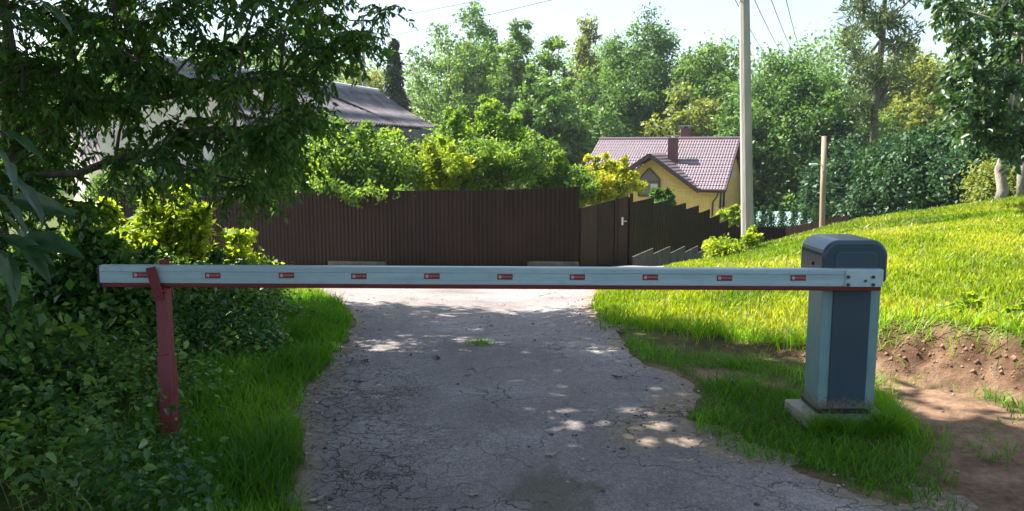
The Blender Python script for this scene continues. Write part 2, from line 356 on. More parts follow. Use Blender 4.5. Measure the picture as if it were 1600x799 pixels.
# ------------------------------------------------------------------ ground and road
def axis(lo, hi, st, far, k=1.12):
    a = list(np.arange(lo, hi, st)); d = st; b = [a[0]]; c = [a[-1]]
    while c[-1] < far: d *= k; c.append(c[-1] + d)
    d = st
    while b[-1] > -far: d *= k; b.append(b[-1] - d)
    return np.array(b[::-1][:-1] + a + c[1:])
def grid_mesh(name, xs, ys, zf, mat, attrs=None, keep=None, smooth=True):
    X, Y = np.meshgrid(xs, ys); Z = zf(X, Y)
    nx, ny = len(xs), len(ys); idx = np.arange(nx * ny).reshape(ny, nx)
    Fq = np.stack([idx[:-1, :-1], idx[:-1, 1:], idx[1:, 1:], idx[1:, :-1]], -1).reshape(-1, 4)
    if keep is not None:
        kk = keep(X, Y).ravel(); Fq = Fq[kk[Fq].all(1)]
        used = np.unique(Fq); rm = -np.ones(nx * ny, int); rm[used] = np.arange(len(used)); Fq = rm[Fq]
    else: used = np.arange(nx * ny)
    V = np.stack([X.ravel(), Y.ravel(), Z.ravel()], 1)[used]
    A = {k: np.asarray(f(X, Y)).ravel()[used] for k, f in (attrs or {}).items()}
    return mesh_np(name, V, [Fq], mat, smooth=smooth, fattr=A)
def soil_mask(x, y):
    near = (np.abs(x) < 16) & (y < 42)
    bd = bank_d(x, y)
    s1 = np.exp(-((bd + .2) / .26) ** 4) * (.25 * sstep(.9, 1.4, x) + .75 * sstep(1.8, 2.4, x))
    s2 = 1 - sstep(-.1, .15, sd(x, y, PATH) + .25 * vnoise(x, y, .4, 8)); s3 = 1 - sstep(-.14, .0, sd(x, y, PATH2) + .12 * vnoise(x, y, .3, 8))
    r = road_sd(x, y); s4 = .8 * (1 - sstep(.0, .07, r + .12 * vnoise(x, y, .3, 1)))
    s5 = sstep(.1, .3, vnoise(x, y, 1.3, 9)) * (x < -1.2) * (y < 9) * .8
    return np.where(near, np.clip(np.maximum.reduce([s1, s2, s3, s4, s5]), 0, 1), 0)
def z_ground(x, y):
    z = g(x, y); near = (np.abs(x) < 22) & (y < 30)
    r = np.where(near, road_sd(x, y), 9)
    return z - .06 * (1 - sstep(-.09, .05, r))
def z_road(x, y):
    return g(x, y, False) - .004 + .012 * vnoise(x, y, .9, 2) + .008 * vnoise(x, y, .15, 7) * sstep(-.5, 0, road_sd(x, y))
GX = axis(-6, 7, .05, 900); GY = axis(2.4, 13.5, .05, 900)
GX = np.unique(np.round(np.concatenate([GX, np.arange(1.6, 4.6, .05) + .025]), 4)); GY = np.unique(np.round(np.concatenate([GY, np.arange(3.6, 7.2, .05) + .025]), 4))
M_GROUND = mat_ground()
tag(grid_mesh('ground', GX, GY, z_ground, M_GROUND, {'soil': soil_mask, 'raw': lambda x, y: np.where((np.abs(x) < 12) & (y < 20), np.clip(np.exp(-((bank_d(x, y) + .1) / .2) ** 2) * sstep(1.2, 2, x) * (.75 + 1.2 * vnoise(x, y, .2, 4)), 0, 1), 0)}), kind='structure')
DIRTP = wpoly([(960,672),(1020,640),(1085,655),(1125,705),(1060,712),(985,700)])
MOSS1 = wpoly([(735,775),(790,735),(880,722),(905,740),(860,799),(740,799)]); CRK = wpoly([(470,799),(480,560),(560,520),(610,600),(640,799)])
SAND = wpoly([(1020,612),(1080,618),(1075,650),(1030,650)])
tag(grid_mesh('road', np.concatenate([np.arange(-20, -4, .3), np.arange(-4, 6, .05), np.arange(6, 9, .3)]), np.concatenate([np.arange(-2, 2.4, .2), np.arange(2.4, 13, .05), np.arange(13, 25, .2)]),
    z_road, mat_asphalt(), {
     'dirt': lambda x, y: np.clip(.75 * (1 - sstep(-.12, .12, sd(x, y, DIRTP) + .3 * vnoise(x, y, .25))) + .9 * (1 - sstep(-.06, .05, sd(x, y, SAND) + .12 * vnoise(x, y, .15))) + .9 * (1 - sstep(.0, .12, -road_sd(x, y) + .16 * vnoise(x, y, .25))) + .25 * sstep(12, 16, y), 0, 1),
     'moss': lambda x, y: .6 * (1 - sstep(-.12, .04, sd(x, y, MOSS1) + .5 * vnoise(x, y, .25, 4) + .25 * vnoise(x, y, .06, 5))),
     'crack': lambda x, y: 1 - sstep(-.2, .3, sd(x, y, CRK) + .5 * vnoise(x, y, .5, 4))},
    keep=lambda x, y: road_sd(x, y) < .3), kind='structure')

# ------------------------------------------------------------------ foliage machinery
def unit(v): return v / (np.linalg.norm(v, axis=-1, keepdims=True) + 1e-9)
def leaves_geo(C, D, Nn, Ln, Wd, detail=0, sag=.15):
    """leaf blades: base C, axis D, normal Nn; returns V, faces"""
    D = unit(D); S = unit(np.cross(D, Nn)); U = np.cross(S, D); Ln = Ln[:, None]; Wd = Wd[:, None]; n = len(C)
    if detail == 0:
        V = np.stack([C, C + D * Ln * .45 + S * Wd / 2 + U * Wd * .2, C + D * Ln, C + D * Ln * .45 - S * Wd / 2 + U * Wd * .2], 1)
        i = np.arange(n)[:, None] * 4; F = [np.hstack([i, i + 1, i + 2, i + 3])]
        return V.reshape(-1, 3), F, 1
    tip = C + D * Ln - U * Ln * sag
    V = np.stack([C, C + D * Ln * .28 + S * Wd * .46 + U * Wd * .18, C + D * Ln * .62 + S * Wd * .4 + U * (Wd * .15 - Ln * sag * .35), tip,
                  C + D * Ln * .62 - S * Wd * .4 + U * (Wd * .15 - Ln * sag * .35), C + D * Ln * .28 - S * Wd * .46 + U * Wd * .18], 1)
    i = np.arange(n)[:, None] * 6
    F = [np.vstack([np.hstack([i, i + 1, i + 2, i + 3]), np.hstack([i, i + 3, i + 4, i + 5])])]
    return V.reshape(-1, 3), F, 2
def rdir(n, r=rs): return unit(r.randn(n, 3))
def clump_leaves(clumps, per, size, aspect=.5, detail=0, droop=.3, outer=.6, flat=.5, vj=.25, twigs=False, spread=1.0):
    """clumps (n,4..): x y z r ; returns V,F,v (+twig segments)"""
    clumps = np.asarray(clumps); n = len(clumps); per = int(per)
    idx = np.repeat(np.arange(n), per); c = clumps[idx, :3]; r = clumps[idx, 3][:, None]
    d = rdir(len(idx)); rad = rs.rand(len(idx))[:, None] ** outer
    sq = np.array([1, 1, .75]); P = c + d * sq * r * rad * spread
    P += .27 * r * rs.randn(len(idx), 3)
    ax = d * .7 + rdir(len(idx)) * .8 + np.array([0, 0, -droop])
    nm = np.array([0, 0, 1.0]) * flat + d * .5 + rdir(len(idx)) * .7
    Ln = size * (.65 + .7 * rs.rand(len(idx))); V, F, k = leaves_geo(P, ax, nm, Ln, Ln * aspect * (.8 + .4 * rs.rand(len(idx))), detail)
    cv = rs.rand(n)
    v = np.clip(.5 + (cv[idx] - .5) * .6 + vj * rs.randn(len(idx)), 0, 1)
    return V, F, np.tile(v, k)
def twig_leaves(clumps, ntw, nlf, size, aspect=.45, droop=.35, wire=.004):
    """clumps of twigs with leaves set along them; returns leaf geometry and twig tubes"""
    clumps = np.asarray(clumps); n = len(clumps)
    idx = np.repeat(np.arange(n), ntw); c = clumps[idx, :3]; r = clumps[idx, 3][:, None]; m = len(idx)
    d = rdir(m); d[:, 2] *= .7
    a = c + d * r * .1; L = r * (.8 + .5 * rs.rand(m, 1)); d2 = unit(d + np.array([0, 0, -droop])); b = a + d * L * .55; e = b + unit(d2 + np.array([0, 0, -droop])) * L * .6
    t = (np.arange(nlf) + .5) / nlf
    t = np.clip(t[None] + .04 * rs.randn(m, nlf), 0, 1)[..., None]
    P = (a[:, None] * (1 - t) ** 2 + 2 * b[:, None] * t * (1 - t) + e[:, None] * t ** 2)
    T = unit(2 * (1 - t) * (b - a)[:, None] + 2 * t * (e - b)[:, None])
    side = unit(np.cross(T, np.array([0, 0, 1.0]) + .3 * rs.randn(m, 1, 3)))
    sgn = np.where(np.arange(nlf) % 2 == 0, 1, -1)[None, :, None]
    ax = T * .6 + side * sgn * .9 + .35 * rs.randn(m, nlf, 3) + np.array([0, 0, -droop])
    nm = np.array([0, 0, 1.0]) + .55 * rs.randn(m, nlf, 3)
    P = P.reshape(-1, 3); ax = ax.reshape(-1, 3); nm = nm.reshape(-1, 3); k = len(P)
    Ln = size * (.6 + .7 * rs.rand(k)); V, F, q = leaves_geo(P, ax, nm, Ln, Ln * aspect * (.8 + .4 * rs.rand(k)), 1)
    cv = rs.rand(n); v = np.clip(.5 + (np.repeat(cv[idx], nlf) - .5) * .5 + .22 * rs.randn(k), 0, 1)
    # twig ribbons: thin triangular tubes with 3 rings
    tt = np.array([0, .5, 1.0])[None, :, None]; Q = a[:, None] * (1 - tt) ** 2 + 2 * b[:, None] * tt * (1 - tt) + e[:, None] * tt ** 2
    u = unit(np.cross(e - a, rdir(m))); w = unit(np.cross(e - a, u)); rr = (wire * np.array([1, .7, .3]))[None, :, None]
    R = np.stack([Q + u[:, None] * rr, Q + (-.5 * u + .87 * w)[:, None] * rr, Q + (-.5 * u - .87 * w)[:, None] * rr], 2).reshape(-1, 3)
    base = np.arange(m)[:, None] * 9; FF = []
    for i in range(2):
        for s_ in range(3):
            FF.append(np.hstack([base + i * 3 + s_, base + i * 3 + (s_ + 1) % 3, base + i * 3 + 3 + (s_ + 1) % 3, base + i * 3 + 3 + s_]))
    return (V, F, np.tile(v, q)), (R, np.vstack(FF))
def skeleton(trunk, clumps, r0, rmin=.012, wob=.12, seg=6, pen=.35):
    """trunk polyline nodes, then every clump joined to the nearest cheap node; returns tube mesh builder"""
    nodes = [np.array(p, float) for p in trunk]; par = [-1] + list(range(len(trunk) - 1)); plen = [0.0]
    for i in range(1, len(nodes)): plen.append(plen[-1] + np.linalg.norm(nodes[i] - nodes[i - 1]))
    cs = np.asarray(clumps)[:, :3]; root = nodes[len(nodes) // 2]
    for k in np.argsort(np.linalg.norm(cs - root, axis=1)):
        A = np.array(nodes); dv = cs[k] - A; d = np.linalg.norm(dv, axis=1) + pen * np.array(plen) * .5 + np.where(dv[:, 2] < 0, -dv[:, 2] * .4, 0)
        d[0] += 3
        j = int(np.argmin(d)); dist = np.linalg.norm(cs[k] - nodes[j]); ns = max(1, int(dist / (.9 + .02 * dist)))
        prev = j; p0 = nodes[j]
        for s_ in range(1, ns + 1):
            t = s_ / ns; p = p0 + (cs[k] - p0) * t
            if s_ < ns: p = p + wob * rs.randn(3) * min(dist, 2.5) * .35 + np.array([0, 0, .1 * dist * t * (1 - t)])
            nodes.append(p); par.append(prev); plen.append(plen[prev] + np.linalg.norm(p - nodes[prev])); prev = len(nodes) - 1
    w = np.zeros(len(nodes)); has = np.zeros(len(nodes), bool)
    for i in range(len(nodes)):
        if par[i] >= 0: has[par[i]] = True
    w[~has] = 1
    for i in range(len(nodes) - 1, 0, -1): w[par[i]] += w[i]
    R = np.maximum(rmin, r0 * np.sqrt(w / w[0]))
    T = len(trunk); mb = MB()
    tr = [nodes[i] for i in range(T)]; rr = [max(R[i], r0 * (1 - .75 * i / T)) for i in range(T)]
    rr[0] *= 1.25
    tp = []; tq = []
    for i in range(T - 1):
        for s_ in range(3): t = s_ / 3; tp.append(tr[i] * (1 - t) + tr[i + 1] * t + (.25 * rr[i] * rs.randn(3) * [1, 1, 0] if (i or s_) else 0)); tq.append(rr[i] * (1 - t) + rr[i + 1] * t)
    tp.append(tr[-1]); tq.append(rr[-1])
    mb.tube(tp, tq, 10)
    for i in range(T, len(nodes)):
        a = nodes[par[i]]; b = nodes[i]; ra = min(R[par[i]], R[i] * 1.5); rb = R[i]
        mb.tube([a, (a + b) / 2 + .03 * rs.randn(3) * np.linalg.norm(b - a), b], [ra, (ra + rb) / 2, rb], seg if R[i] > .03 else 4, cap=False)
    return mb
def crown_clumps(c, rx, ry, rz, n, r, shape='round', shell=.55, lobes=None):
    if shape == 'cone':
        t = rs.rand(n) ** 1.3; a = rs.rand(n) * 2 * math.pi; q = (1 - t) * (.55 + .45 * rs.rand(n)); P = np.stack([q * np.cos(a), q * np.sin(a), t * 2 - 1], 1)
        C = np.array(c) + P * [rx, ry, rz]
    else:
        L = lobes or max(13, int(n / 9)); ld = rdir(L); lc = ld * (.35 + .38 * rs.rand(L))[:, None]; lr = .36 + .26 * rs.rand(L)
        lc[0] = (0.05, 0, .5); lc[1] = (0, 0, -.3); lr[1] = .5
        k = rs.choice(L, n, p=lr ** 1.5 / (lr ** 1.5).sum()); d = rdir(n); d[:, 2] = np.where(rs.rand(n) < .6, np.abs(d[:, 2]), d[:, 2])
        P = lc[k] + d * lr[k][:, None] * (.55 + .5 * rs.rand(n))[:, None]
        if shape == 'egg': P[:, :2] *= (1 - .25 * np.clip(P[:, 2:], -1, 1))
        P[:, :2] /= np.percentile(np.abs(P[:, :2]), 96); z0_, z1_ = np.percentile(P[:, 2], 3), P[:, 2].max(); P[:, 2] = (P[:, 2] - z0_) / (z1_ - z0_) * 2 - 1
        C = np.array(c) + P * [rx * 1.08, ry * 1.05, rz]
    rr = r * (.45 + .75 * rs.rand(n) ** 1.3)
    return np.hstack([C, rr[:, None]])
def make_tree(name, label, base, trunk, clumps, leaf, r0, per, size, mleaf, group=None, cat='tree', bark=BARK, near=False, aspect=.55, droop=.3, outer=.6, flat=.5, rmin=.012, ntw=12, nlf=16, wob=.12, pen=.35, detail=0, crown_name='crown'):
    o = empty(name, tuple(base), label, cat, group)
    skeleton(trunk, clumps, r0, rmin, wob, pen=pen).build('trunk', bark, o, smooth=True)
    if near:
        (V, F_, v), (TV, TF) = twig_leaves(clumps, ntw, nlf, size, aspect, droop)
        mesh_np('twigs', TV, [TF], TWIG, o)
    else:
        V, F_, v = clump_leaves(clumps, per, size, aspect, detail, droop, outer, flat)
    mesh_np(crown_name, V, F_, mleaf, o, fattr={'v': v})
    return o

# ------------------------------------------------------------------ metal fences, gate, stepped fence
BROWN = surf('brown_sheet_metal', (.017,.0085,.006), (.026,.013,.009), 1.2, .5, .08, 5, dist=.01, spec=.2)
BROWN2 = surf('brown_sheet_faded', (.026,.018,.01), (.045,.033,.02), 1.5, .55, .08, 5, dist=.01, spec=.2)
CONCD = surf('stained_concrete', (.06,.055,.045), (.16,.145,.125), 3, .95, .7, 30, dist=.02)
CONC = surf('rough_concrete', (.16,.145,.12), (.38,.35,.31), 5, .95, .7, 30, dist=.02)
def per_object(m, amt=.35):
    n = m.node_tree.nodes; l = m.node_tree.links; p = n['Principled BSDF']; src = p.inputs['Base Color'].links[0].from_socket
    oi = n.new('ShaderNodeObjectInfo'); r = ramp(n, [(0, (1 - amt,) * 3), (1, (1 + amt * .3, 1 + amt * .25, 1 + amt * .2))]); l.new(oi.outputs['Random'], r.inputs[0])
    x = n.new('ShaderNodeMixRGB'); x.blend_type = 'MULTIPLY'; x.inputs[0].default_value = 1; l.new(src, x.inputs[1]); l.new(r.outputs[0], x.inputs[2])
    tcn = n.new('ShaderNodeTexCoord'); mp_ = n.new('ShaderNodeMapping'); mp_.inputs['Scale'].default_value = (7, 7, .5); nn = n.new('ShaderNodeTexNoise'); nn.inputs['Scale'].default_value = 1.0; nn.inputs['Detail'].default_value = 5
    l.new(tcn.outputs['Object'], mp_.inputs[0]); l.new(mp_.outputs[0], nn.inputs['Vector']); r2 = ramp(n, [(.35, (.7,.7,.7)), (.7, (1.25,1.2,1.1))]); l.new(nn.outputs['Fac'], r2.inputs[0])
    y = n.new('ShaderNodeMixRGB'); y.blend_type = 'MULTIPLY'; y.inputs[0].default_value = .9; l.new(x.outputs[0], y.inputs[1]); l.new(r2.outputs[0], y.inputs[2]); l.new(y.outputs[0], p.inputs['Base Color'])
per_object(BROWN); per_object(BROWN2)
def corrugated(a, b, za0, za1, zb0, zb1, period=.115, amp=.02, ns=None):
    """sheet between ground points a and b, heights bottom/top at both ends, trapezoid ribs with thickness"""
    a = np.array(a[:2], float); b = np.array(b[:2], float); L = np.linalg.norm(b - a); u = (b - a) / L; nrm = np.array([u[1], -u[0]])
    k = int(L / period); s = []; h = []
    for i in range(k):
        for f, v in ((0, 0), (.42, 0), (.54, 1), (.88, 1)):
            s.append((i + f) / k * L); h.append(v * amp)
    s.append(L); h.append(0); s = np.array(s); h = np.array(h); t = s / L
    P = a + u * s[:, None] + nrm * h[:, None]; zb = za0 + (zb0 - za0) * t; zt = za1 + (zb1 - za1) * t
    n = len(s); th = nrm * .004
    V = np.vstack([np.c_[P, zb], np.c_[P, zt], np.c_[P - th, zt], np.c_[P - th, zb]])
    F = []
    for i in range(n - 1):
        for q in range(4):
            p0 = q * n; p1 = ((q + 1) % 4) * n; F.append((p0 + i, p0 + i + 1, p1 + i + 1, p1 + i))
    return V, F
def top_at(px, py, Y): p = at(px, py, Y); return p
# main fence: points by (x,Y) with measured tops
FL = [(-12.6, 24.6), (-10.55, 24.0), (-8.0, 23.25), (-5.6, 22.55), (-3.3, 21.9), (-1.0, 21.2), (.4, 20.8), (1.72, 20.4)]
def zt_line(x, y):
    px, _ = proj((x, y, 0)); py = np.interp(px[0], [200, 275, 400, 620, 800, 907], [312, 310, 304, 298, 297, 292]); return at(px[0], py, y)[2]
fence = empty('metal_fence', (FL[3][0], FL[3][1], g0(*FL[3])), 'tall dark brown corrugated metal fence running unbroken behind the road, bushes leaning over it', 'fence')
for i in range(len(FL) - 1):
    (x0, y0), (x1, y1) = FL[i], FL[i + 1]; t0, t1 = zt_line(x0, y0), zt_line(x1, y1)
    b = min(float(g0(x0, y0)), float(g0(x1, y1))) - .02
    V, F_ = corrugated((x0, y0), (x1 - .006, y1), b + .06, t0, b + .06, t1)
    MB().add(V, F_).build('panel', BROWN, fence)
    m = MB(); m.beam((x0, y0 + .06, b - .4), (x0, y0 + .06, t0 - .05), .06, .06, (1, 0, 0)); m.build('post', BROWN, fence)
for (x0, y0), (x1, y1) in (((-5.2, 22.35), (-3.5, 21.85)), ((.4, 20.66), (1.7, 20.28))):
    z = float(g0(x0, y0)); ln = np.array([x1 - x0, y1 - y0]); ln /= np.linalg.norm(ln); o_ = np.array([ln[1], -ln[0]])
    m = MB().hexa([(x0, y0, z - .5), (x1, y1, z - .5), (x1 - o_[0] * .12, y1 - o_[1] * .12, z - .5), (x0 - o_[0] * .12, y0 - o_[1] * .12, z - .5)],
           [(x0, y0, z + .16), (x1, y1, z + .2), (x1 - o_[0] * .12, y1 - o_[1] * .12, z + .2), (x0 - o_[0] * .12, y0 - o_[1] * .12, z + .16)])
    m.build('footing', CONCD, fence, bevel=.02)
# gate between fence end and stepped fence
GA = (1.76, 20.38); GB = (2.62, 20.45); GC = (3.02, 20.5)
gate = empty('metal_gate', (2.4, 20.4, float(g0(2.4, 20.4))), 'faded brown sheet metal gate with a narrow wicket door and pale lock plate', 'gate')
zg = float(g0(2.4, 20.4))
za, zb_, zc_ = at(908, 325, 20.4)[2], at(966, 312, 20.45)[2], at(983, 306, 20.5)[2]
def flat_panel(a, b, z0, z1a, z1b, th=.03):
    a = np.array(a); b = np.array(b); return [(a[0], a[1], z0), (b[0], b[1], z0), (b[0], b[1] + th, z0), (a[0], a[1] + th, z0)], [(a[0], a[1], z1a), (b[0], b[1], z1b), (b[0], b[1] + th, z1b), (a[0], a[1] + th, z1a)]
xm = 2.2
zm = za + (zb_ - za) * (xm - GA[0]) / (GB[0] - GA[0])
MB().hexa(*flat_panel((1.77, 20.38), (xm - .005, 20.41), zg - .05, za, zm)).build('leaf_panel', BROWN2, gate, bevel=.004)
MB().hexa(*flat_panel((xm + .005, 20.41), (2.62, 20.45), zg - .05, zm, zb_)).build('leaf_panel', BROWN2, gate, bevel=.004)
MB().hexa(*flat_panel((1.66, 20.46), (3.06, 20.56), zg - .1, za - .03, zc_ - .03)).build('backing_sheet', BROWN, gate)
MB().beam((2.67, 20.45, zg - .3), (2.67, 20.45, zb_ + .05), .07, .07, (1, 0, 0)).build('post', BROWN, gate)
wk = MB().hexa(*flat_panel((2.72, 20.46), (2.98, 20.49), zg - .03, zb_ + .02, zc_)).build('wicket_door', BROWN2, gate, bevel=.004)
STEEL = surf('lock_steel', (.5,.5,.48), (.7,.7,.68), 8, .4, 0, metallic=.6)
zl = at(975, 346, 20.4)[2]
MB().box((2.83, 20.44, zl), (.045, .02, .2)).build('lock_plate', STEEL, wk, bevel=.004)
MB().tube([(2.86, 20.42, zl), (2.94, 20.41, zl)], .012).build('handle', STEEL, wk)
MB().beam((3.06, 20.5, zg - .3), (3.06, 20.5, zc_ + .06), .08, .08, (1, 0, 0)).build('post', BROWN, gate)
# stepped fence running downhill
stf = empty('stepped_fence', (3.1, 20.6, zg), 'dark brown metal fence dropping downhill in steps on a concrete plinth', 'fence')
du = np.array([.416, .909]); S0 = np.array([3.12, 20.62])
pk = [309, 312, 317, 321, 327, 335, 343, 350]
for i in range(8):
    a = S0 + du * (2.08 * i); b = S0 + du * (2.08 * (i + 1)); px, _ = proj((b[0], b[1], 0)); zt = at(px[0], pk[i], b[1])[2]
    zl_ = zt - 1.42
    V, F_ = corrugated(a, b - du * .01, zl_, zt, zl_, zt, .26, .02); MB().add(V, F_).build('panel', BROWN, stf)
    gz = min(float(g0(*a)), float(g0(*b))) - .6; n_ = np.array([du[1], -du[0]])
    A = [a + n_ * .028, b + n_ * .028, b - n_ * .02, a - n_ * .02]
    MB().hexa([(q[0], q[1], gz) for q in A], [(q[0], q[1], zl_ - .012) for q in A]).build('plinth', CONCD, stf, bevel=.01)
    MB().beam((a[0] - n_[0] * .05, a[1] - n_[1] * .05, gz), (a[0] - n_[0] * .05, a[1] - n_[1] * .05, zt - .04), .06, .06, (1, 0, 0)).build('post', BROWN, stf)
# low fence on the far side of the pole
lf = empty('low_fence', (9.9, 36, -3.2), 'low brown metal fence beyond the grass slope, in front of the small thujas', 'fence')
E0 = S0 + du * (2.08 * 8); E1 = np.array([at(1230, 356, 36)[0], 36.2]); E2 = np.array([at(1328, 336, 30)[0], 30.0])
zz0, zz1, zz1b, zz2 = at(1180, 354, 36)[2], at(1230, 357, 36)[2], at(1230, 357, 36)[2], at(1328, 336, 30)[2]
V, F_ = corrugated(E0 + [.05, .3], E1, -4.0, zz0, -4.0, zz1); MB().add(V, F_).build('panel', BROWN, lf)
for k in range(3):
    p = E1 + (E2 - E1) * k / 3; q = E1 + (E2 - E1) * (k + 1) / 3; za_ = zz1b + (zz2 - zz1b) * k / 3; zb2 = zz1b + (zz2 - zz1b) * (k + 1) / 3
    V, F_ = corrugated(p, q - (E2 - E1) * .002, -3.6, za_, -3.6, zb2); MB().add(V, F_).build('panel', BROWN, lf)

# ------------------------------------------------------------------ yellow house
def brickmat(name, c1, c2, mortar, sx=.25, sy=.075):
    m, nt, n, l, p = newmat(name); tcn = N(n, 'ShaderNodeTexCoord'); sep = N(n, 'ShaderNodeSeparateXYZ'); cmb = N(n, 'ShaderNodeCombineXYZ')
    l.new(tcn.outputs['Object'], sep.inputs[0]); ad = N(n, 'ShaderNodeMath', operation='ADD'); l.new(sep.outputs[0], ad.inputs[0]); l.new(sep.outputs[1], ad.inputs[1])
    l.new(ad.outputs[0], cmb.inputs[0]); l.new(sep.outputs[2], cmb.inputs[1])
    b = N(n, 'ShaderNodeTexBrick', Scale=1.0); b.inputs['Brick Width'].default_value = sx; b.inputs['Row Height'].default_value = sy; b.inputs['Mortar Size'].default_value = .008
    b.inputs['Color1'].default_value = c1 + (1,); b.inputs['Color2'].default_value = c2 + (1,); b.inputs['Mortar'].default_value = mortar + (1,)
    l.new(cmb.outputs[0], b.inputs['Vector'])
    nn = N(n, 'ShaderNodeTexNoise', Scale=1.2, Detail=5.0); l.new(tcn.outputs['Object'], nn.inputs['Vector'])
    o = N(n, 'ShaderNodeMixRGB', blend_type='OVERLAY'); o.inputs[0].default_value = .35; l.new(b.outputs[0], o.inputs[1]); l.new(nn.outputs['Fac'], o.inputs[2]); l.new(o.outputs[0], p.inputs['Base Color'])
    p.inputs['Roughness'].default_value = .9
    bp = N(n, 'ShaderNodeBump', Strength=.4, Distance=.01); l.new(b.outputs['Fac'], bp.inputs['Height']); bp.invert = True; l.new(bp.outputs[0], p.inputs['Normal'])
    return m
YBR = brickmat('yellow_brick', (.78,.46,.11), (.86,.54,.17), (.5,.36,.16))
TILE = surf('roof_tile_mauve', (.105,.07,.088), (.15,.105,.125), 2.5, .38, 0, spec=.6)
FASC = surf('fascia_brown', (.05,.025,.025), (.07,.035,.035), 4, .5, 0)
CHIM = surf('chimney_brown', (.09,.03,.035), (.13,.05,.05), 10, .6, .2)
CAPM = surf('cap_grey', (.35,.34,.33), (.5,.5,.5), 6, .5, 0)
WOODG = surf('weathered_shutter', (.13,.11,.09), (.24,.2,.165), 12, .8, .3, stretch=(6,6,.6))
GLASS = surf('dark_glass', (.03,.035,.04), (.05,.055,.06), 2, .08, 0, spec=.9)
ea = np.array([.917, -.399]); eb = np.array([-.399, -.917])      # ridge direction to the viewer's right; perpendicular towards the viewer
HR = np.array([14.66, 52.0]); LR = 9.4; WF = 5.4
zr = at(1153, 217, 52)[2]; ze = at(1133, 297, 47)[2]
house = empty('yellow_house', (HR[0] - 4.5, HR[1] - 1.5, -4.6), 'yellow brick house with mauve metal tile roof below the grass slope', 'house')
def hp(a, b, z): p = HR - ea * a + eb * b; return np.array([p[0], p[1], z])      # a: metres from ridge right end, b: metres towards viewer
def tiled(quad, nu, nv, amp=.03, step=.035, flip=False):
    """roof plane grid: quad = ridge A, ridge B, eave B, eave A"""
    A, B, C_, D_ = [np.array(q, float) for q in quad]; su, sv = 6, 4; nn_ = unit(np.cross(B - A, D_ - A)); 
    if nn_[2] < 0: nn_ = -nn_
    us = np.linspace(0, 1, nu * su + 1); vs = []
    for i in range(nv):
        for f in (0, .35, .7, .999): vs.append((i + f) / nv)
    vs.append(1.0); vs = np.array(vs); U, V_ = np.meshgrid(us, vs)
    P = (A + (B - A) * U[..., None]) * (1 - V_[..., None]) + (D_ + (C_ - D_) * U[..., None]) * V_[..., None]
    h = amp * np.abs(np.sin(U * nu * math.pi)) ** .7 + step * ((V_ * nv) % 1.0)
    P = P + nn_ * h[..., None]; n1, n0 = U.shape; idx = np.arange(n1 * n0).reshape(n1, n0)
    Fq = np.stack([idx[:-1, :-1], idx[:-1, 1:], idx[1:, 1:], idx[1:, :-1]], -1).reshape(-1, 4)
    Pb = P.reshape(-1, 3)
    return Pb, Fq
slope = (zr - ze) / WF
zg_h = -5.2; OH = .45
# walls
def zroof(b): return zr - slope * b
ztop = zroof(WF - OH) - .08
# cross gable: apex on the front plane, its ridge running back into the main roof
apx = at(1015, 242, 48.5)
rel = apx[:2] - HR; ga = -(rel @ ea); 
def front_at(px, py, b):   # point on the vertical plane at distance b
    d = ray(px, py)[:2]; A = np.array([[d[0], ea[0]], [d[1], ea[1]]]); r = np.linalg.solve(A, HR + eb * b); t = r[0]
    return r[1], CAMZ + ray(px, py)[2] * t
ga, zap = front_at(1015, 241, WF + .25); gl, zl_e = front_at(972, 270, WF + .25); gr, zr_e = front_at(1091, 297, WF + .25)
zap_w = zap - .18
wall_b = WF - OH
m = MB()
fw = [(LR - .5, zg_h), (.45, zg_h), (.45, ztop), (gr + .55, ztop), (ga, zap_w - .12), (gl - .25, zl_e - .1), (gl - .25, ztop), (LR - .5, ztop)]
m.hexa([hp(a, wall_b, z) for a, z in fw], [hp(a, wall_b - .3, z) for a, z in fw]); m.build('front_wall', YBR, house)
m = MB(); sw = [(wall_b - .3, zg_h), (-4.6, zg_h), (-4.6, zroof(4.6) - .12), (0, zr - .12), (wall_b - .3, zroof(wall_b - .3) - .12)]
for nm_, a0 in (('side_wall', .45), ('side_wall', LR - .8)):
    MB().hexa([hp(a0, b, z) for b, z in sw], [hp(a0 + .3, b, z) for b, z in sw]).build(nm_, YBR, house)
def cut_main(r):
    P, Fq = r; c = P[Fq].mean(1); rel = c[:, :2] - HR; a = -(rel @ ea); sg = (zap - zr_e) / (ga - gr); zgab = zap - sg * np.abs(a - ga)
    return P, [Fq[~((c[:, 2] < zgab + .02) & (a < gl) & (a > gr - .3))]]
roof = mesh_np('roof', *cut_main(tiled((hp(LR, 0, zr), hp(0, 0, zr), hp(0, WF, ze), hp(LR, WF, ze)), 54, 15)), TILE, house)
mesh_np('rear_slope', *(lambda r: (r[0], [r[1]]))(tiled((hp(LR, 0, zr), hp(0, 0, zr), hp(0, -5, zroof(5)), hp(LR, -5, zroof(5))), 27, 15)), TILE, roof)
MB().tube([hp(LR + .02, 0, zr + .05), hp(-.02, 0, zr + .05)], .09, 8).build('ridge_cap', TILE, roof)
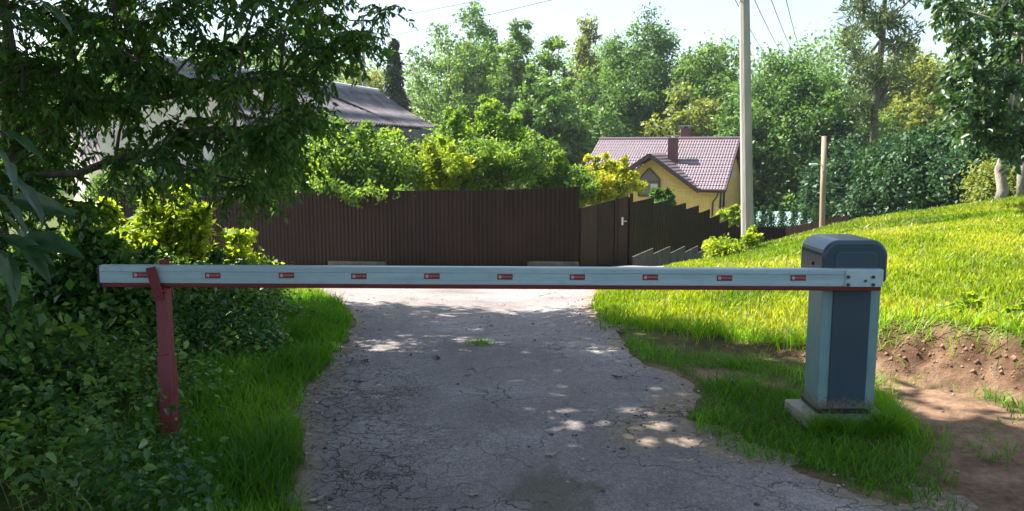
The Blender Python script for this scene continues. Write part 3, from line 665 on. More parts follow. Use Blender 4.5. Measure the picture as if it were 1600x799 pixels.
# undersides and fascias
m = MB()
for aL, aR in ((gr, -.02), (LR, gl)):
    m = MB().hexa([hp(aL, WF - .05, ze - .17), hp(aR, WF - .05, ze - .17), hp(aR, WF + .05, ze - .17), hp(aL, WF + .05, ze - .17)], [hp(aL, WF - .05, ze + .0), hp(aR, WF - .05, ze + .0), hp(aR, WF + .05, ze + .0), hp(aL, WF + .05, ze + .0)]); m.build('fascia', FASC, roof)
MB().beam(hp(-.03, 0, zr - .04), hp(-.03, WF, ze - .04), .05, .2).build('verge_board', FASC, roof); m = MB(); m.beam(hp(-.03, 0, zr - .04), hp(-.03, -5, zroof(5) - .04), .05, .2)
m.build('verge_board', FASC, roof); m = MB()
m.hexa([hp(0, 0, zr - .1), hp(.5, 0, zr - .1), hp(.5, WF, ze - .1), hp(0, WF, ze - .1)], [hp(0, 0, zr - .06), hp(.5, 0, zr - .06), hp(.5, WF, ze - .06), hp(0, WF, ze - .06)])
m.build('soffit', FASC, roof)
# cross gable roof planes meeting the main slope
zb_ap = (zr - zap) / slope
vl = ((zr - zl_e) / slope); 
gsl = mesh_np('gable_roof', *(lambda r: (r[0], [r[1]]))(tiled((hp(ga, WF + .3, zap + .03), hp(ga, zb_ap - .1, zap + .03), hp(gr - .1, WF + .1, zr_e + .05), hp(gr, WF + .3, zr_e + .03)), 12, 12, .02, .02)), TILE, house)
mesh_np('left_slope', *(lambda r: (r[0], [r[1]]))(tiled((hp(ga, WF + .3, zap + .03), hp(ga, zb_ap - .1, zap + .03), hp(gl + .1, vl + .1, zl_e + .03), hp(gl, WF + .3, zl_e + .03)), 12, 8, .02, .02)), TILE, gsl)
m = MB(); m.beam(hp(ga, WF + .32, zap - .06), hp(gr - .05, WF + .32, zr_e - .1), .06, .24); m.beam(hp(ga, WF + .325, zap - .06), hp(gl, WF + .325, zl_e - .1), .06, .24)
m.hexa([hp(ga, WF + .3, zap - .16), hp(ga, wall_b, zap - .16), hp(gr, wall_b, zr_e - .16), hp(gr, WF + .3, zr_e - .16)], [hp(ga, WF + .3, zap - .1), hp(ga, wall_b, zap - .1), hp(gr, wall_b, zr_e - .1), hp(gr, WF + .3, zr_e - .1)])
m.hexa([hp(ga, WF + .3, zap - .163), hp(ga, wall_b, zap - .163), hp(gl, wall_b, zl_e - .163), hp(gl, WF + .3, zl_e - .163)], [hp(ga, WF + .3, zap - .103), hp(ga, wall_b, zap - .103), hp(gl, wall_b, zl_e - .103), hp(gl, WF + .3, zl_e - .103)])
m.build('barge_board', FASC, gsl)
# pointed gable window with closed boards
wa0, wz0 = front_at(998, 306, wall_b); wa1, wz1 = front_at(1031, 278, wall_b); _, wzt = front_at(1014, 263, wall_b); wac = (wa0 + wa1) / 2; wz1 = front_at(1014, 280, wall_b)[1]
pent = [(wa0, wz0), (wa1, wz0), (wa1, wz1), (wac, wzt), (wa0, wz1)]
win = MB().hexa([hp(a, wall_b + .03, z) for a, z in pent], [hp(a, wall_b + .01, z) for a, z in pent]).build('window', WOODG, house)
m = MB()
for i in range(5):
    p, q = pent[i], pent[(i + 1) % 5]; m.beam(hp(p[0], wall_b + .05, p[1]), hp(q[0], wall_b + .05, q[1]), .09, .08, tuple(np.append(eb, 0)))
m.beam(hp(wa0, wall_b + .045, (wz0 + wz1) / 2 + .35), hp(wa1, wall_b + .045, (wz0 + wz1) / 2 + .35), .05, .05, tuple(np.append(eb, 0)))
m.build('frame', FASC, win)
q = [(wac - .1, wz0 + .1), (wa1 + .12, wz0 + .1), (wa1 + .12, wz0 + .75), (wac - .1, wz0 + .75)]
MB().hexa([hp(a, wall_b + .055, z) for a, z in q], [hp(a, wall_b + .035, z) for a, z in q]).build('pane', surf('pale_pane', (.5,.52,.52), (.65,.66,.66), 2, .2, 0), win)
# chimneys
def chimney(px, pyt, pyb, b, w, name='chimney'):
    a, zt = front_at(px, pyt, b); _, zb3 = front_at(px, pyb, b); A = [hp(a + s * w / 2, b + t * w / 2, 0) for s, t in ((-1, -1), (1, -1), (1, 1), (-1, 1))]
    c = MB().hexa([(q[0], q[1], zb3 - .6) for q in A], [(q[0], q[1], zt) for q in A]).build(name, CHIM, house, bevel=.02)
    A2 = [hp(a + s * w * .66, b + t * w * .66, 0) for s, t in ((-1, -1), (1, -1), (1, 1), (-1, 1))]
    k = MB().hexa([(q[0], q[1], zt + .14) for q in A2], [(q[0], q[1], zt + .19) for q in A2]); mid = hp(a, b, 0)
    for s, t in ((-1, -1), (1, -1), (1, 1), (-1, 1)):
        e = hp(a + s * w * .38, b + t * w * .38, 0); k.beam((e[0], e[1], zt - .02), (e[0], e[1], zt + .15), .06, .06, (1, 0, 0))
    k.build('cap', CAPM, c)
chimney(1052, 216, 258, 2.6, .56); chimney(1072, 201, 222, -1.2, .6)
# downpipe, gutter, side window, lamp box
wa_, _ = front_at(1122, 300, wall_b)
MB().tube([hp(.35, WF, ze - .1), hp(.5, wall_b + .25, ze - .45), hp(.75, wall_b + .08, ze - .75), hp(.75, wall_b + .08, zg_h)], .05, 8).build('downpipe', FASC, house)
MB().tube([hp(gr - .1, WF + .09, ze - .02), hp(-.03, WF + .09, ze - .02)], .07, 8).build('gutter', FASC, house)
for b0, b1 in ((2.6, 3.3), (3.9, 4.5)):
    f = MB(); A = [hp(.42, b0, 0), hp(.42, b1, 0), hp(.5, b1, 0), hp(.5, b0, 0)]
    w_ = f.hexa([(q[0], q[1], -1.9) for q in A], [(q[0], q[1], -.75) for q in A]).build('window', FASC, house)
    A = [hp(.40, b0 + .08, 0), hp(.40, b1 - .08, 0), hp(.45, b1 - .08, 0), hp(.45, b0 + .08, 0)]
    MB().hexa([(q[0], q[1], -1.82) for q in A], [(q[0], q[1], -.83) for q in A]).build('pane', GLASS, w_)
p = hp(.3, 1.2, .2); MB().box(p, (.3, .5, .7)).build('vent_box', CAPM, house, bevel=.02)

# ------------------------------------------------------------------ old barn with corrugated roof
SLATE = surf('fibre_cement_grey', (.09,.08,.088), (.20,.18,.19), 1.6, .85, .5, 25, dist=.02)
PLAST = surf('pale_plaster', (.42,.39,.34), (.6,.57,.5), 2.2, .95, .4, 20)
STRIP = surf('dark_strip', (.04,.035,.035), (.07,.06,.06), 6, .9, 0)
TEAL = surf('teal_paint', (.03,.16,.2), (.05,.22,.27), 6, .6, 0)
r1 = at(590, 144, 39.6); r0_ = at(491, 129, 34.0); zrb = (r1[2] + r0_[2]) / 2
bd = (r1 - r0_)[:2]; bd /= np.linalg.norm(bd); bp = np.array([bd[1], -bd[0]])
RE = r1[:2]; LB = 15.0
e1 = at(677, 201, 38.5); wB = (e1[:2] - RE) @ bp; zeb = e1[2]
def bpnt(s, w, z): p = RE - bd * s + bp * w; return np.array([p[0], p[1], z])
barn = empty('old_barn', tuple(bpnt(7, 0, -2.9)), 'old pale barn with grey corrugated gambrel roof above the fence bushes', 'barn')
def corr_roof(A, B, C_, D_, nw, amp=.06, rows=6):
    A, B, C_, D_ = map(np.array, (A, B, C_, D_)); nn_ = unit(np.cross(B - A, D_ - A)); nn_ = nn_ if nn_[2] > 0 else -nn_
    us = np.linspace(0, 1, nw * 6 + 1); vs = np.sort(np.concatenate([np.linspace(0, 1, rows + 1), np.linspace(0, 1, rows + 1)[1:-1] + .004])); U, V_ = np.meshgrid(us, vs)
    P = (A + (B - A) * U[..., None]) * (1 - V_[..., None]) + (D_ + (C_ - D_) * U[..., None]) * V_[..., None]
    sheet = np.floor(V_ * rows - 1e-6); h = amp * np.sin(U * nw * 2 * math.pi) + .02 * (V_ * rows - sheet)
    h = h + .02 * np.sin(np.floor(U * nw / 7) * 12.7 + sheet * 5.1)
    P = P + nn_ * h[..., None]; n1, n0 = U.shape; idx = np.arange(n1 * n0).reshape(n1, n0)
    return P.reshape(-1, 3), [np.stack([idx[:-1, :-1], idx[:-1, 1:], idx[1:, 1:], idx[1:, :-1]], -1).reshape(-1, 4)]
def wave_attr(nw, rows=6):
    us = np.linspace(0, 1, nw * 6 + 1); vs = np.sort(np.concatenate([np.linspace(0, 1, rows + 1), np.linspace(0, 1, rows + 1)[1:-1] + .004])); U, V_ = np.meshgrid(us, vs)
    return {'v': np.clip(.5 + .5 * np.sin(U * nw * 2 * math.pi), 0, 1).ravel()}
def valley_tone(m):  # colours the corrugation valleys darker than the crests
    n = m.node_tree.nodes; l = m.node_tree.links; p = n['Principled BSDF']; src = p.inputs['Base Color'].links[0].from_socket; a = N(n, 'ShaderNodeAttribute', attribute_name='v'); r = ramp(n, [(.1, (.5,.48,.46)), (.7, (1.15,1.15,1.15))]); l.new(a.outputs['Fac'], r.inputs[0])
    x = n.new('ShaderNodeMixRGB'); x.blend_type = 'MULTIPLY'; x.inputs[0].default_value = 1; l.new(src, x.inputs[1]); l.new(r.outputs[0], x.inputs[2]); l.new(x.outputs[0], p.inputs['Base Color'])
valley_tone(SLATE)
nwv = int(LB / .24)
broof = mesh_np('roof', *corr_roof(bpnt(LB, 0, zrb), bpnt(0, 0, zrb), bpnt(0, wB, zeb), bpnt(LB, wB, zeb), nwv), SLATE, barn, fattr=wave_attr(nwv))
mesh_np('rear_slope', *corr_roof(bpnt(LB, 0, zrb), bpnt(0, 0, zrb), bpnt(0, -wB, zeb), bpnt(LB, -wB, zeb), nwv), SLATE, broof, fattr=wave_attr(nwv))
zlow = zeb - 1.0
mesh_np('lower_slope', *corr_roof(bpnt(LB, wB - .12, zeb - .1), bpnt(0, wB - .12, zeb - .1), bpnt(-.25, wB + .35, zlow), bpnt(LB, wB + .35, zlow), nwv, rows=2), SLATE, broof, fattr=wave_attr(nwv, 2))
MB().tube([bpnt(LB, 0, zrb + .04), bpnt(0, 0, zrb + .04)], .12, 8).build('ridge_cap', surf('ridge_pale', (.4,.4,.42), (.55,.55,.57), 4, .7, 0), broof)
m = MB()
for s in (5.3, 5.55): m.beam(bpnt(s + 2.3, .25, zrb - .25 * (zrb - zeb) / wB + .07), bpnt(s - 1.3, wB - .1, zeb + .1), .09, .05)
m.build('roof_strip', STRIP, broof)  # two thin dark strips drawn as lines down the roof slope
m = MB(); xw = wB - .25
for s0 in (.35, LB - .55):
    prof = [(-xw, -3.6), (xw, -3.6), (xw, zeb - .15), (0, zrb - .12), (-xw, zeb - .15)]
    MB().hexa([bpnt(s0, w, z) for w, z in prof], [bpnt(s0 + .25, w, z) for w, z in prof]).build('gable_wall', PLAST, barn)
for w0 in (xw - .25, -xw):
    A = [bpnt(.6, w0, 0), bpnt(LB - .55, w0, 0), bpnt(LB - .55, w0 + .25, 0), bpnt(.6, w0 + .25, 0)]
    MB().hexa([(q[0], q[1], -3.6) for q in A], [(q[0], q[1], zeb - .2) for q in A]).build('long_wall', PLAST, barn)
for k, w0 in enumerate((-1.0, .9)):
    A = [bpnt(LB - .28, w0, 0), bpnt(LB - .28, w0 + .7, 0), bpnt(LB - .34, w0 + .7, 0), bpnt(LB - .34, w0, 0)]
    w_ = MB().hexa([(q[0], q[1], .1) for q in A], [(q[0], q[1], 1.3) for q in A]).build('window', TEAL, barn)
    A = [bpnt(LB - .27, w0 + .08, 0), bpnt(LB - .27, w0 + .62, 0), bpnt(LB - .32, w0 + .62, 0), bpnt(LB - .32, w0 + .08, 0)]
    MB().hexa([(q[0], q[1], .18) for q in A], [(q[0], q[1], 1.22) for q in A]).build('pane', GLASS, w_)
# lower shed seen through the branches
sA = at(105, 190, 30); sB = at(205, 205, 31.5); sC = at(240, 268, 28); sD = at(130, 262, 26.8)
shed = empty('low_shed', (sC[0] - 1.5, sC[1] + 1, -1.8), 'low grey corrugated shed seen between branches beside the old barn', 'shed')
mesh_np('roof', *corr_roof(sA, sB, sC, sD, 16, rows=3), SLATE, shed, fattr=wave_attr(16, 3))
m = MB(); m.hexa([(sD[0] + .1, sD[1] + .15, -2.2), (sC[0] - .1, sC[1] + .15, -2.2), (sB[0] - .1, sB[1] - .1, -2.2), (sA[0] + .1, sA[1] - .1, -2.2)],
      [(sD[0] + .1, sD[1] + .15, sD[2] - .05), (sC[0] - .1, sC[1] + .15, sC[2] - .05), (sB[0] - .1, sB[1] - .1, sB[2] - .05), (sA[0] + .1, sA[1] - .1, sA[2] - .05)]); m.build('wall', PLAST, shed)
# pale greenhouse beyond the thujas
GH = surf('pale_polycarbonate', (.22,.36,.34), (.32,.45,.42), 1.5, .35, 0)
q0 = at(1150, 330, 48); q1 = at(1326, 334, 48); q2 = at(1300, 352, 43); q3 = at(1150, 356, 43)
gh = empty('greenhouse', (q2[0] - 2, q2[1] + 2, -4.6), 'long low greenhouse with pale sea-green roof behind the thuja row', 'greenhouse')
mesh_np('roof', *corr_roof(q0, q1, q2, q3, 30, amp=.02, rows=4), GH, gh)
m = MB(); m.hexa([(q3[0], q3[1] + .1, -5.5), (q2[0], q2[1] + .1, -5.5), (q1[0], q1[1] - .1, -5.5), (q0[0], q0[1] - .1, -5.5)], [(q3[0], q3[1] + .1, q3[2] - .04), (q2[0], q2[1] + .1, q2[2] - .04), (q1[0], q1[1] - .1, q1[2] - .04), (q0[0], q0[1] - .1, q0[2] - .04)]); m.build('wall', GH, gh)

# ------------------------------------------------------------------ barrier: cabinet + boom
CAB_L = surf('cabinet_light_blue_grey', (.15,.255,.27), (.175,.29,.30), 3, .42, .05, 200, dist=.002)
CAB_D = surf('cabinet_dark_blue_grey', (.024,.05,.08), (.03,.062,.095), 3, .28, .05, 200, dist=.002)
CAB_P = surf('cabinet_panel', (.024,.048,.07), (.03,.058,.084), 3, .5, .1, 300, dist=.002)
ALU = surf('boom_white_paint', (.27,.37,.41), (.38,.49,.54), 5, .38, .12, 40, stretch=(.25,3,6), dist=.003)
RUB = surf('red_rubber', (.12,.010,.010), (.19,.018,.015), 8, .6, .1)
REDST = surf('sticker_red', (.17,.006,.014), (.24,.01,.02), 10, .45, 0)
WHT = surf('sticker_white', (.42,.36,.37), (.5,.44,.45), 10, .5, 0)
BOLT = surf('bolt_steel', (.06,.06,.07), (.14,.14,.16), 10, .3, 0, metallic=.8)
BLK = surf('black_base', (.02,.02,.022), (.03,.03,.03), 8, .6, 0)
def streaks(m, col, sc_, lo, hi, st=(1, 1, 1)):
    n = m.node_tree.nodes; l = m.node_tree.links; p = n['Principled BSDF']; src = p.inputs['Base Color'].links[0].from_socket
    ge = n.new('ShaderNodeNewGeometry'); mp_ = n.new('ShaderNodeMapping'); mp_.inputs['Scale'].default_value = st; nn = n.new('ShaderNodeTexNoise'); nn.inputs['Scale'].default_value = sc_; nn.inputs['Detail'].default_value = 7; nn.inputs['Roughness'].default_value = .7
    l.new(ge.outputs['Position'], mp_.inputs[0]); l.new(mp_.outputs[0], nn.inputs['Vector']); r = ramp(n, [(lo, (0,0,0)), (hi, (1,1,1))]); l.new(nn.outputs['Fac'], r.inputs[0])
    x = n.new('ShaderNodeMixRGB'); x.inputs[2].default_value = col + (1,); l.new(r.outputs[0], x.inputs[0]); l.new(src, x.inputs[1]); l.new(x.outputs[0], p.inputs['Base Color'])
streaks(ALU, (.24,.32,.33), 9, .5, .85, (1.5, 1, 2.5)); streaks(ALU, (.14,.16,.14), 45, .68, .76, (1, 1, 1)); streaks(CAB_L, (.10,.17,.17), 14, .55, .8, (1, 1, .35))
def muddy(m, z0, hgt):
    n = m.node_tree.nodes; l = m.node_tree.links; p = n['Principled BSDF']; src = p.inputs['Base Color'].links[0].from_socket
    ge = n.new('ShaderNodeNewGeometry'); sp_ = n.new('ShaderNodeSeparateXYZ'); l.new(ge.outputs['Position'], sp_.inputs[0])
    mr = n.new('ShaderNodeMapRange'); mr.inputs['From Min'].default_value = z0; mr.inputs['From Max'].default_value = z0 + hgt; mr.inputs['To Min'].default_value = .85; mr.inputs['To Max'].default_value = 0; l.new(sp_.outputs[2], mr.inputs['Value'])
    nn = n.new('ShaderNodeTexNoise'); nn.inputs['Scale'].default_value = 60; nn.inputs['Detail'].default_value = 5; l.new(ge.outputs['Position'], nn.inputs['Vector'])
    ad = n.new('ShaderNodeMath'); ad.operation = 'SUBTRACT'; l.new(mr.outputs[0], ad.inputs[0]); l.new(nn.outputs['Fac'], ad.inputs[1])
    ml = n.new('ShaderNodeMath'); ml.operation = 'MULTIPLY'; ml.use_clamp = True; ml.inputs[1].default_value = 4; l.new(ad.outputs[0], ml.inputs[0])
    x = n.new('ShaderNodeMixRGB'); x.inputs[2].default_value = (.16, .12, .085, 1); l.new(ml.outputs[0], x.inputs[0]); l.new(src, x.inputs[1]); l.new(x.outputs[0], p.inputs['Base Color'])
muddy(CAB_L, .1, .2); muddy(CAB_P, .1, .16)
def gpt(px, py): p = hit0(px, py); return p
cbl = gpt(1272, 664); cbr = gpt(1367, 666)
CX0 = cbl[0]; CY = (cbl[1] + cbr[1]) / 2; CW = cbr[0] - cbl[0]; CD = .30
zc = .075
CXM = CX0 + CW / 2
HTOP = at(1330, 373, CY + .05)[2] - zc; BODYH = at(1375, 441, CY)[2] - zc
barrier = empty('road_barrier', (CXM, CY + CD / 2, zc), 'road barrier with lowered white boom across the road, blue-grey cabinet on the grass side', 'road barrier')
# cabinet body plan with chamfered corners, light shell behind a dark front panel
def plan(s=0, y0=0, y1=CD, c=.03):
    return [(CX0 - s + c, CY + y0), (CX0 + CW + s - c, CY + y0), (CX0 + CW + s, CY + y0 + c), (CX0 + CW + s, CY + y1 - .09), (CX0 + CW + s - .07, CY + y1), (CX0 - s + .07, CY + y1), (CX0 - s, CY + y1 - .09), (CX0 - s, CY + y0 + c)]
z0b = zc + .03
body = MB().prism(plan(c=.006), z0b, zc + BODYH, 'xy').build('cabinet', CAB_L, barrier, bevel=.006)
MB().prism([(CX0 + .012, CY + .012), (CX0 + CW - .012, CY + .012), (CX0 + CW - .012, CY + CD - .02), (CX0 + .012, CY + CD - .02)], zc, z0b, 'xy').build('base_plate', BLK, barrier)
MB().box((CXM - .0, CY - .004, (z0b + zc + BODYH) / 2 + .002), (CW * .64, .016, BODYH - .04)).build('front_panel', CAB_P, body, bevel=.004)
# hood: arch profile extruded in depth, slightly larger than the body
def arch(w, h, r, n=8):
    pts = [(-w / 2, 0), (w / 2, 0)]
    for i in range(n + 1): a = math.pi / 2 * i / n; pts.append((w / 2 - r + r * math.cos(a), h - r + r * math.sin(a)))
    for i in range(n + 1): a = math.pi / 2 + math.pi / 2 * i / n; pts.append((-w / 2 + r + r * math.cos(a), h - r + r * math.sin(a)))
    return pts
hh = HTOP - BODYH; hw = CW + .035
zh = zc + BODYH
hood = MB().prism([(CXM + x, zh + z) for x, z in arch(hw, hh, .095)], CY - .03, CY + CD + .03).build('hood', CAB_D, barrier, bevel=.022, seg=4, smooth=False)
MB().prism([(CXM + x, zh + .001 + z) for x, z in arch(hw * .66, hh * .74, .04)], CY - .038, CY - .02).build('hood_inset', CAB_P, hood, bevel=.008, seg=2)
MB().box((CX0 - .02, CY + .13, zh + hh * .38), (.014, .03, .02)).build('hood_lock', BOLT, hood, bevel=.004)
# boom
BY = CY - .085; b0 = at(155, 415, BY); b1 = at(1380, 421, BY); bb0 = at(155, 449, BY); bb1 = at(1380, 455, BY)
zt0, zt1 = b0[2], b1[2]; hgt = ((b0[2] - bb0[2]) + (b1[2] - bb1[2])) / 2; hr = hgt * .19; ha = hgt - hr
bang = math.atan2(zt1 - zt0, b1[0] - b0[0])
def bz(x): return zt0 + (x - b0[0]) * math.tan(bang)
def boom_extr(prof, x0, x1):
    A = [(x0, BY + y, bz(x0) + z) for y, z in prof]; B = [(x1, BY + y, bz(x1) + z) for y, z in prof]; return MB().hexa(A[::-1], B[::-1])
prof = [(.0, -ha), (-.004, -ha + .004), (-.004, -ha * .36), (0, -ha * .34), (0, -ha * .32), (-.004, -ha * .30), (-.004, -.008), (0, -.001), (.045, 0), (.049, -.006), (.049, -ha)]
boom = boom_extr(prof, b0[0], b1[0]).build('boom', ALU, barrier)
boom_extr([(.002, -hgt), (.0, -ha - .002), (.045, -ha - .002), (.043, -hgt)], b0[0] + .006, b1[0] - .004).build('rubber_strip', RUB, boom, bevel=.003)
boom_extr([(-.006, -hgt - .001), (-.006, .001), (.051, .001), (.051, -hgt - .001)], b0[0] - .012, b0[0] - .0005).build('end_cap', BLK, boom, bevel=.003)
# bracket plate and bolts
pxm = at(1320, 430, BY)[0]; pxe = at(1379, 430, BY)[0]
br = boom_extr([(-.012, -ha + .001), (-.012, -.006), (-.0045, -.006), (-.0045, -ha + .001)], pxm, pxe).build('bracket', surf('bracket_alu', (.34,.43,.47), (.42,.52,.56), 14, .35, .1), boom, bevel=.002)
for px_, py_ in ((1325, 433), (1325, 445), (1364, 433), (1364, 445), (1352, 439)):
    p = at(px_, py_, BY - .012); r_ = .010 if px_ != 1352 else .007
    MB().tube([(p[0], BY - .0125, p[2]), (p[0], BY - .0205, p[2])], r_, 6).build('bolt', BOLT, boom)
MB().tube([(pxe - .12, BY + .05, bz(pxe) - ha / 2), (pxe - .12, CY - .002, bz(pxe) - ha / 2)], .03, 16).build('pivot_shaft', BOLT, barrier)
# stickers: red label, round emblem, lettering MOTORS
def text_geo(txt, size):
    cu = bpy.data.curves.new('t', 'FONT'); cu.body = txt; cu.size = size; cu.extrude = 0; cu.align_x = 'CENTER'; cu.align_y = 'CENTER'; cu.resolution_u = 2
    o = bpy.data.objects.new('t', cu); COL.objects.link(o); bpy.context.view_layer.update(); me = o.to_mesh()
    V = [tuple(v.co) for v in me.vertices]; F_ = [tuple(p.vertices) for p in me.polygons]; o.to_mesh_clear(); bpy.data.objects.remove(o); bpy.data.curves.remove(cu)
    return np.array(V), F_
tV, tF = text_geo('MOTORS', .0135); t2V, t2F = text_geo('AN', .0085)
STX = [220, 333, 448, 561, 675, 789, 902, 1016, 1132, 1247]
first = None
for px_ in STX:
    p = at(px_, 430, BY); X = p[0]; Z = bz(X) - ha * .52
    if first is None:
        m = MB(); w_, h_ = .086, .0315
        m.box((X, BY - .0052, Z), (w_, .0024, h_)); m.m = 1
        k = 24; rr_ = .0095; cxs = X - .027
        ring = [(cxs + rr_ * math.cos(2 * math.pi * i / k), BY - .0070, Z + rr_ * math.sin(2 * math.pi * i / k)) for i in range(k)]
        m.add(ring, [tuple(range(k))])
        m.add(np.c_[tV[:, 0] + X + .013, np.full(len(tV), BY - .0070), tV[:, 1] + Z], tF)
        m.m = 0; m.add(np.c_[t2V[:, 0] + cxs, np.full(len(t2V), BY - .0075), t2V[:, 1] + Z], t2F)
        first = m.build('sticker', None, boom, mats=[REDST, WHT]); fx = X; fz = Z
    else:
        c = first.copy(); COL.objects.link(c); c.parent = boom; c.location = (X - fx, 0, Z - fz); c.rotation_euler = (0, 0, 0); c.location.z += .0015 * math.sin(X * 9)
# concrete slab
sl = [gpt(1228, 640), gpt(1272, 682), gpt(1390, 684), gpt(1392, 640)]
sl = [(CX0 - .085, CY + .30), (CX0 - .085 + .03, CY - .07), (CX0 + CW + .08, CY - .07), (CX0 + CW + .08, CY + .33)]
slab = MB().hexa([(x, y, -.08) for x, y in sl], [(x, y, zc - .003) for x, y in sl]).build('concrete_slab', CONC, None, bevel=.008)
tag(slab, 'pale concrete slab in the grass carrying the barrier cabinet', 'concrete slab')
# catch post at the boom's free end
REDP = surf('red_paint_worn', (.12,.006,.011), (.18,.012,.018), 9, .5, .25, 60, stretch=(1,1,.5))
pb = gpt(268, 703); PX, PY = pb[0] + .0, pb[1]
ptop = at(253, 440, BY + .02)
post = empty('catch_post', (PX, PY, 0), 'leaning dark red steel post holding the free end of the boom in its fork', 'post')
A_ = np.array([PX, PY, -.1]); B_ = np.array([ptop[0] + .005, BY + .02, bz(ptop[0]) - hgt - .012]); Mid = A_ + (B_ - A_) * .62
MB().beam(A_, Mid, .078, .078, (0, 1, 0)).build('lower_tube', REDP, post, bevel=.005)
MB().beam(Mid - (B_ - A_) * .02, B_, .066, .066, (0, 1, 0)).build('upper_tube', REDP, post, bevel=.005)
fk = MB(); pt = at(235, 418, BY - .03); fk.beam((B_[0] + .0, BY - .028, B_[2] - .06), (pt[0], BY - .028, pt[2]), .012, .055, (1, 0, 0)); fk.build('fork_prong', REDP, post, bevel=.003)
pt2 = at(257, 405, BY + .075); fk = MB(); fk.beam((B_[0] + .01, BY + .068, B_[2] - .06), (pt2[0], BY + .068, pt2[2]), .012, .055, (1, 0, 0)); fk.build('fork_prong', REDP, post, bevel=.003)
fk = MB(); fk.box((B_[0], BY + .02, B_[2] - .004), (.07, .11, .012)).build('fork_base', REDP, post, bevel=.002)

# ------------------------------------------------------------------ poles and wires
def gz(x, y): return float(g(x, y))
PC = surf('pole_concrete', (.24,.23,.21), (.36,.345,.315), 5, .9, .5, 35, stretch=(1,1,.15), dist=.01)
pbp = at(1168, 385, 16.0); pt_ = at(1163, 0, 16.0); zb4 = gz(pbp[0], 16)
dz = (pt_ - pbp) / (pt_[2] - pbp[2])
ptp = pbp + dz * (5.6 - pbp[2])
upole = empty('utility_pole', (pbp[0], 16, zb4), 'tall concrete utility pole on the edge of the grass slope carrying wires', 'utility pole')
m = MB(); b4 = pbp - dz * .8
def taper(m, a, b, w0, w1, c=.25):
    for k_, (p, w) in enumerate(((a, w0), (b, w1))): pass
    def ring(p, w): h = w / 2; q = h * (1 - c * 2); return [(p[0] + x, p[1] + y, p[2]) for x, y in ((-q, -h), (q, -h), (h, -q), (h, q), (q, h), (-q, h), (-h, q), (-h, -q))]
    m.hexa(ring(a, w0), ring(b, w1))
taper(m, b4, ptp, .235, .17); m.build('shaft', PC, upole)
m = MB(); m.beam(ptp + [-.7, 0, -.35], ptp + [.7, 0, -.35], .07, .07); m.build('crossarm', BOLT, upole)
ins = []
for k in range(4):
    c = ptp + np.array([-.6 + .4 * k, 0, -.3]); MB().tube([c, c + [0, 0, .1], c + [0, 0, .16]], [.03, .045, .02], 8).build('insulator', CAPM, upole); ins.append(c + [0, 0, .12])
WIRE = surf('wire_dark', (.09,.10,.11), (.13,.14,.15), 3, .6, 0)
def wire(a, b, sag, rad, label, grp):
    t = np.linspace(0, 1, 24); P = np.array(a)[None] * (1 - t[:, None]) + np.array(b)[None] * t[:, None]; P[:, 2] -= sag * 4 * t * (1 - t)
    o = MB().tube(P, rad, 5).build('overhead_wire', WIRE, None); tag(o, label, 'wire', grp); return o
ends = [at(1214, 100, 62), at(1240, 100, 62), at(1255, 100, 62), at(1262, 100, 62)]
for k in range(4):
    wire(ins[k], ends[k], .5, .011, ['first', 'second', 'third', 'fourth'][k] + ' of four thin wires running back from the concrete pole, counted from the pole', 'wires running from the pole to the woods')
wp = at(567, 60, 48); wpb = np.array([wp[0], 48, -4.4])
op = empty('distant_pole', tuple(wpb), 'thin distant pole with crossarm rising above the barn roof', 'utility pole')
wt = at(567, 24, 48)
MB().tube([wpb, (wp[0], 48, wt[2])], [.13, .09], 8).build('shaft', PC, op)
MB().beam((wp[0] - .8, 48, wt[2] - .3), (wp[0] + .8, 48, wt[2] - .3), .08, .08).build('crossarm', BOLT, op)
wire(ins[0], (wp[0] - .6, 48, at(560, 37, 48)[2]), .1, .012, 'overhead wire from the concrete pole to the distant pole, upper of the two', None)
MB().beam((wp[0] - .8, 48, at(560, 61, 48)[2] - .05), (wp[0] + .8, 48, at(560, 61, 48)[2] - .05), .08, .08).build('crossarm', BOLT, op)
wire(ins[1] - [0, 0, .1], (wp[0] + .6, 48, at(560, 61, 48)[2]), .1, .012, 'overhead wire from the concrete pole to the distant pole, lower of the two', None)
lpb = at(1284, 372, 27); lpt = at(1288, 213, 27); WOOD = surf('pole_wood', (.22,.16,.11), (.36,.28,.2), 6, .9, .5, 30, stretch=(1,1,.1))
lp = empty('lamp_pole', (lpb[0], 27, -1.9), 'slim wooden pole with a small white lamp arm beyond the grass slope', 'lamp pole')
MB().tube([lpb - [0, 0, 1.3], lpb, (lpb + lpt) / 2, lpt], [.1, .095, .09, .08], 10).build('shaft', WOOD, lp, smooth=True)
la = at(1286, 258, 27); MB().tube([la, la + [-.25, -.1, .03]], .018, 6).build('lamp_arm', CAPM, lp)
m = MB(); m.box(la + [-.36, -.12, .02], (.26, .12, .06)); m.build('lamp_head', surf('lamp_white', (.7,.72,.72), (.8,.8,.8), 4, .4, 0), lp, bevel=.015)

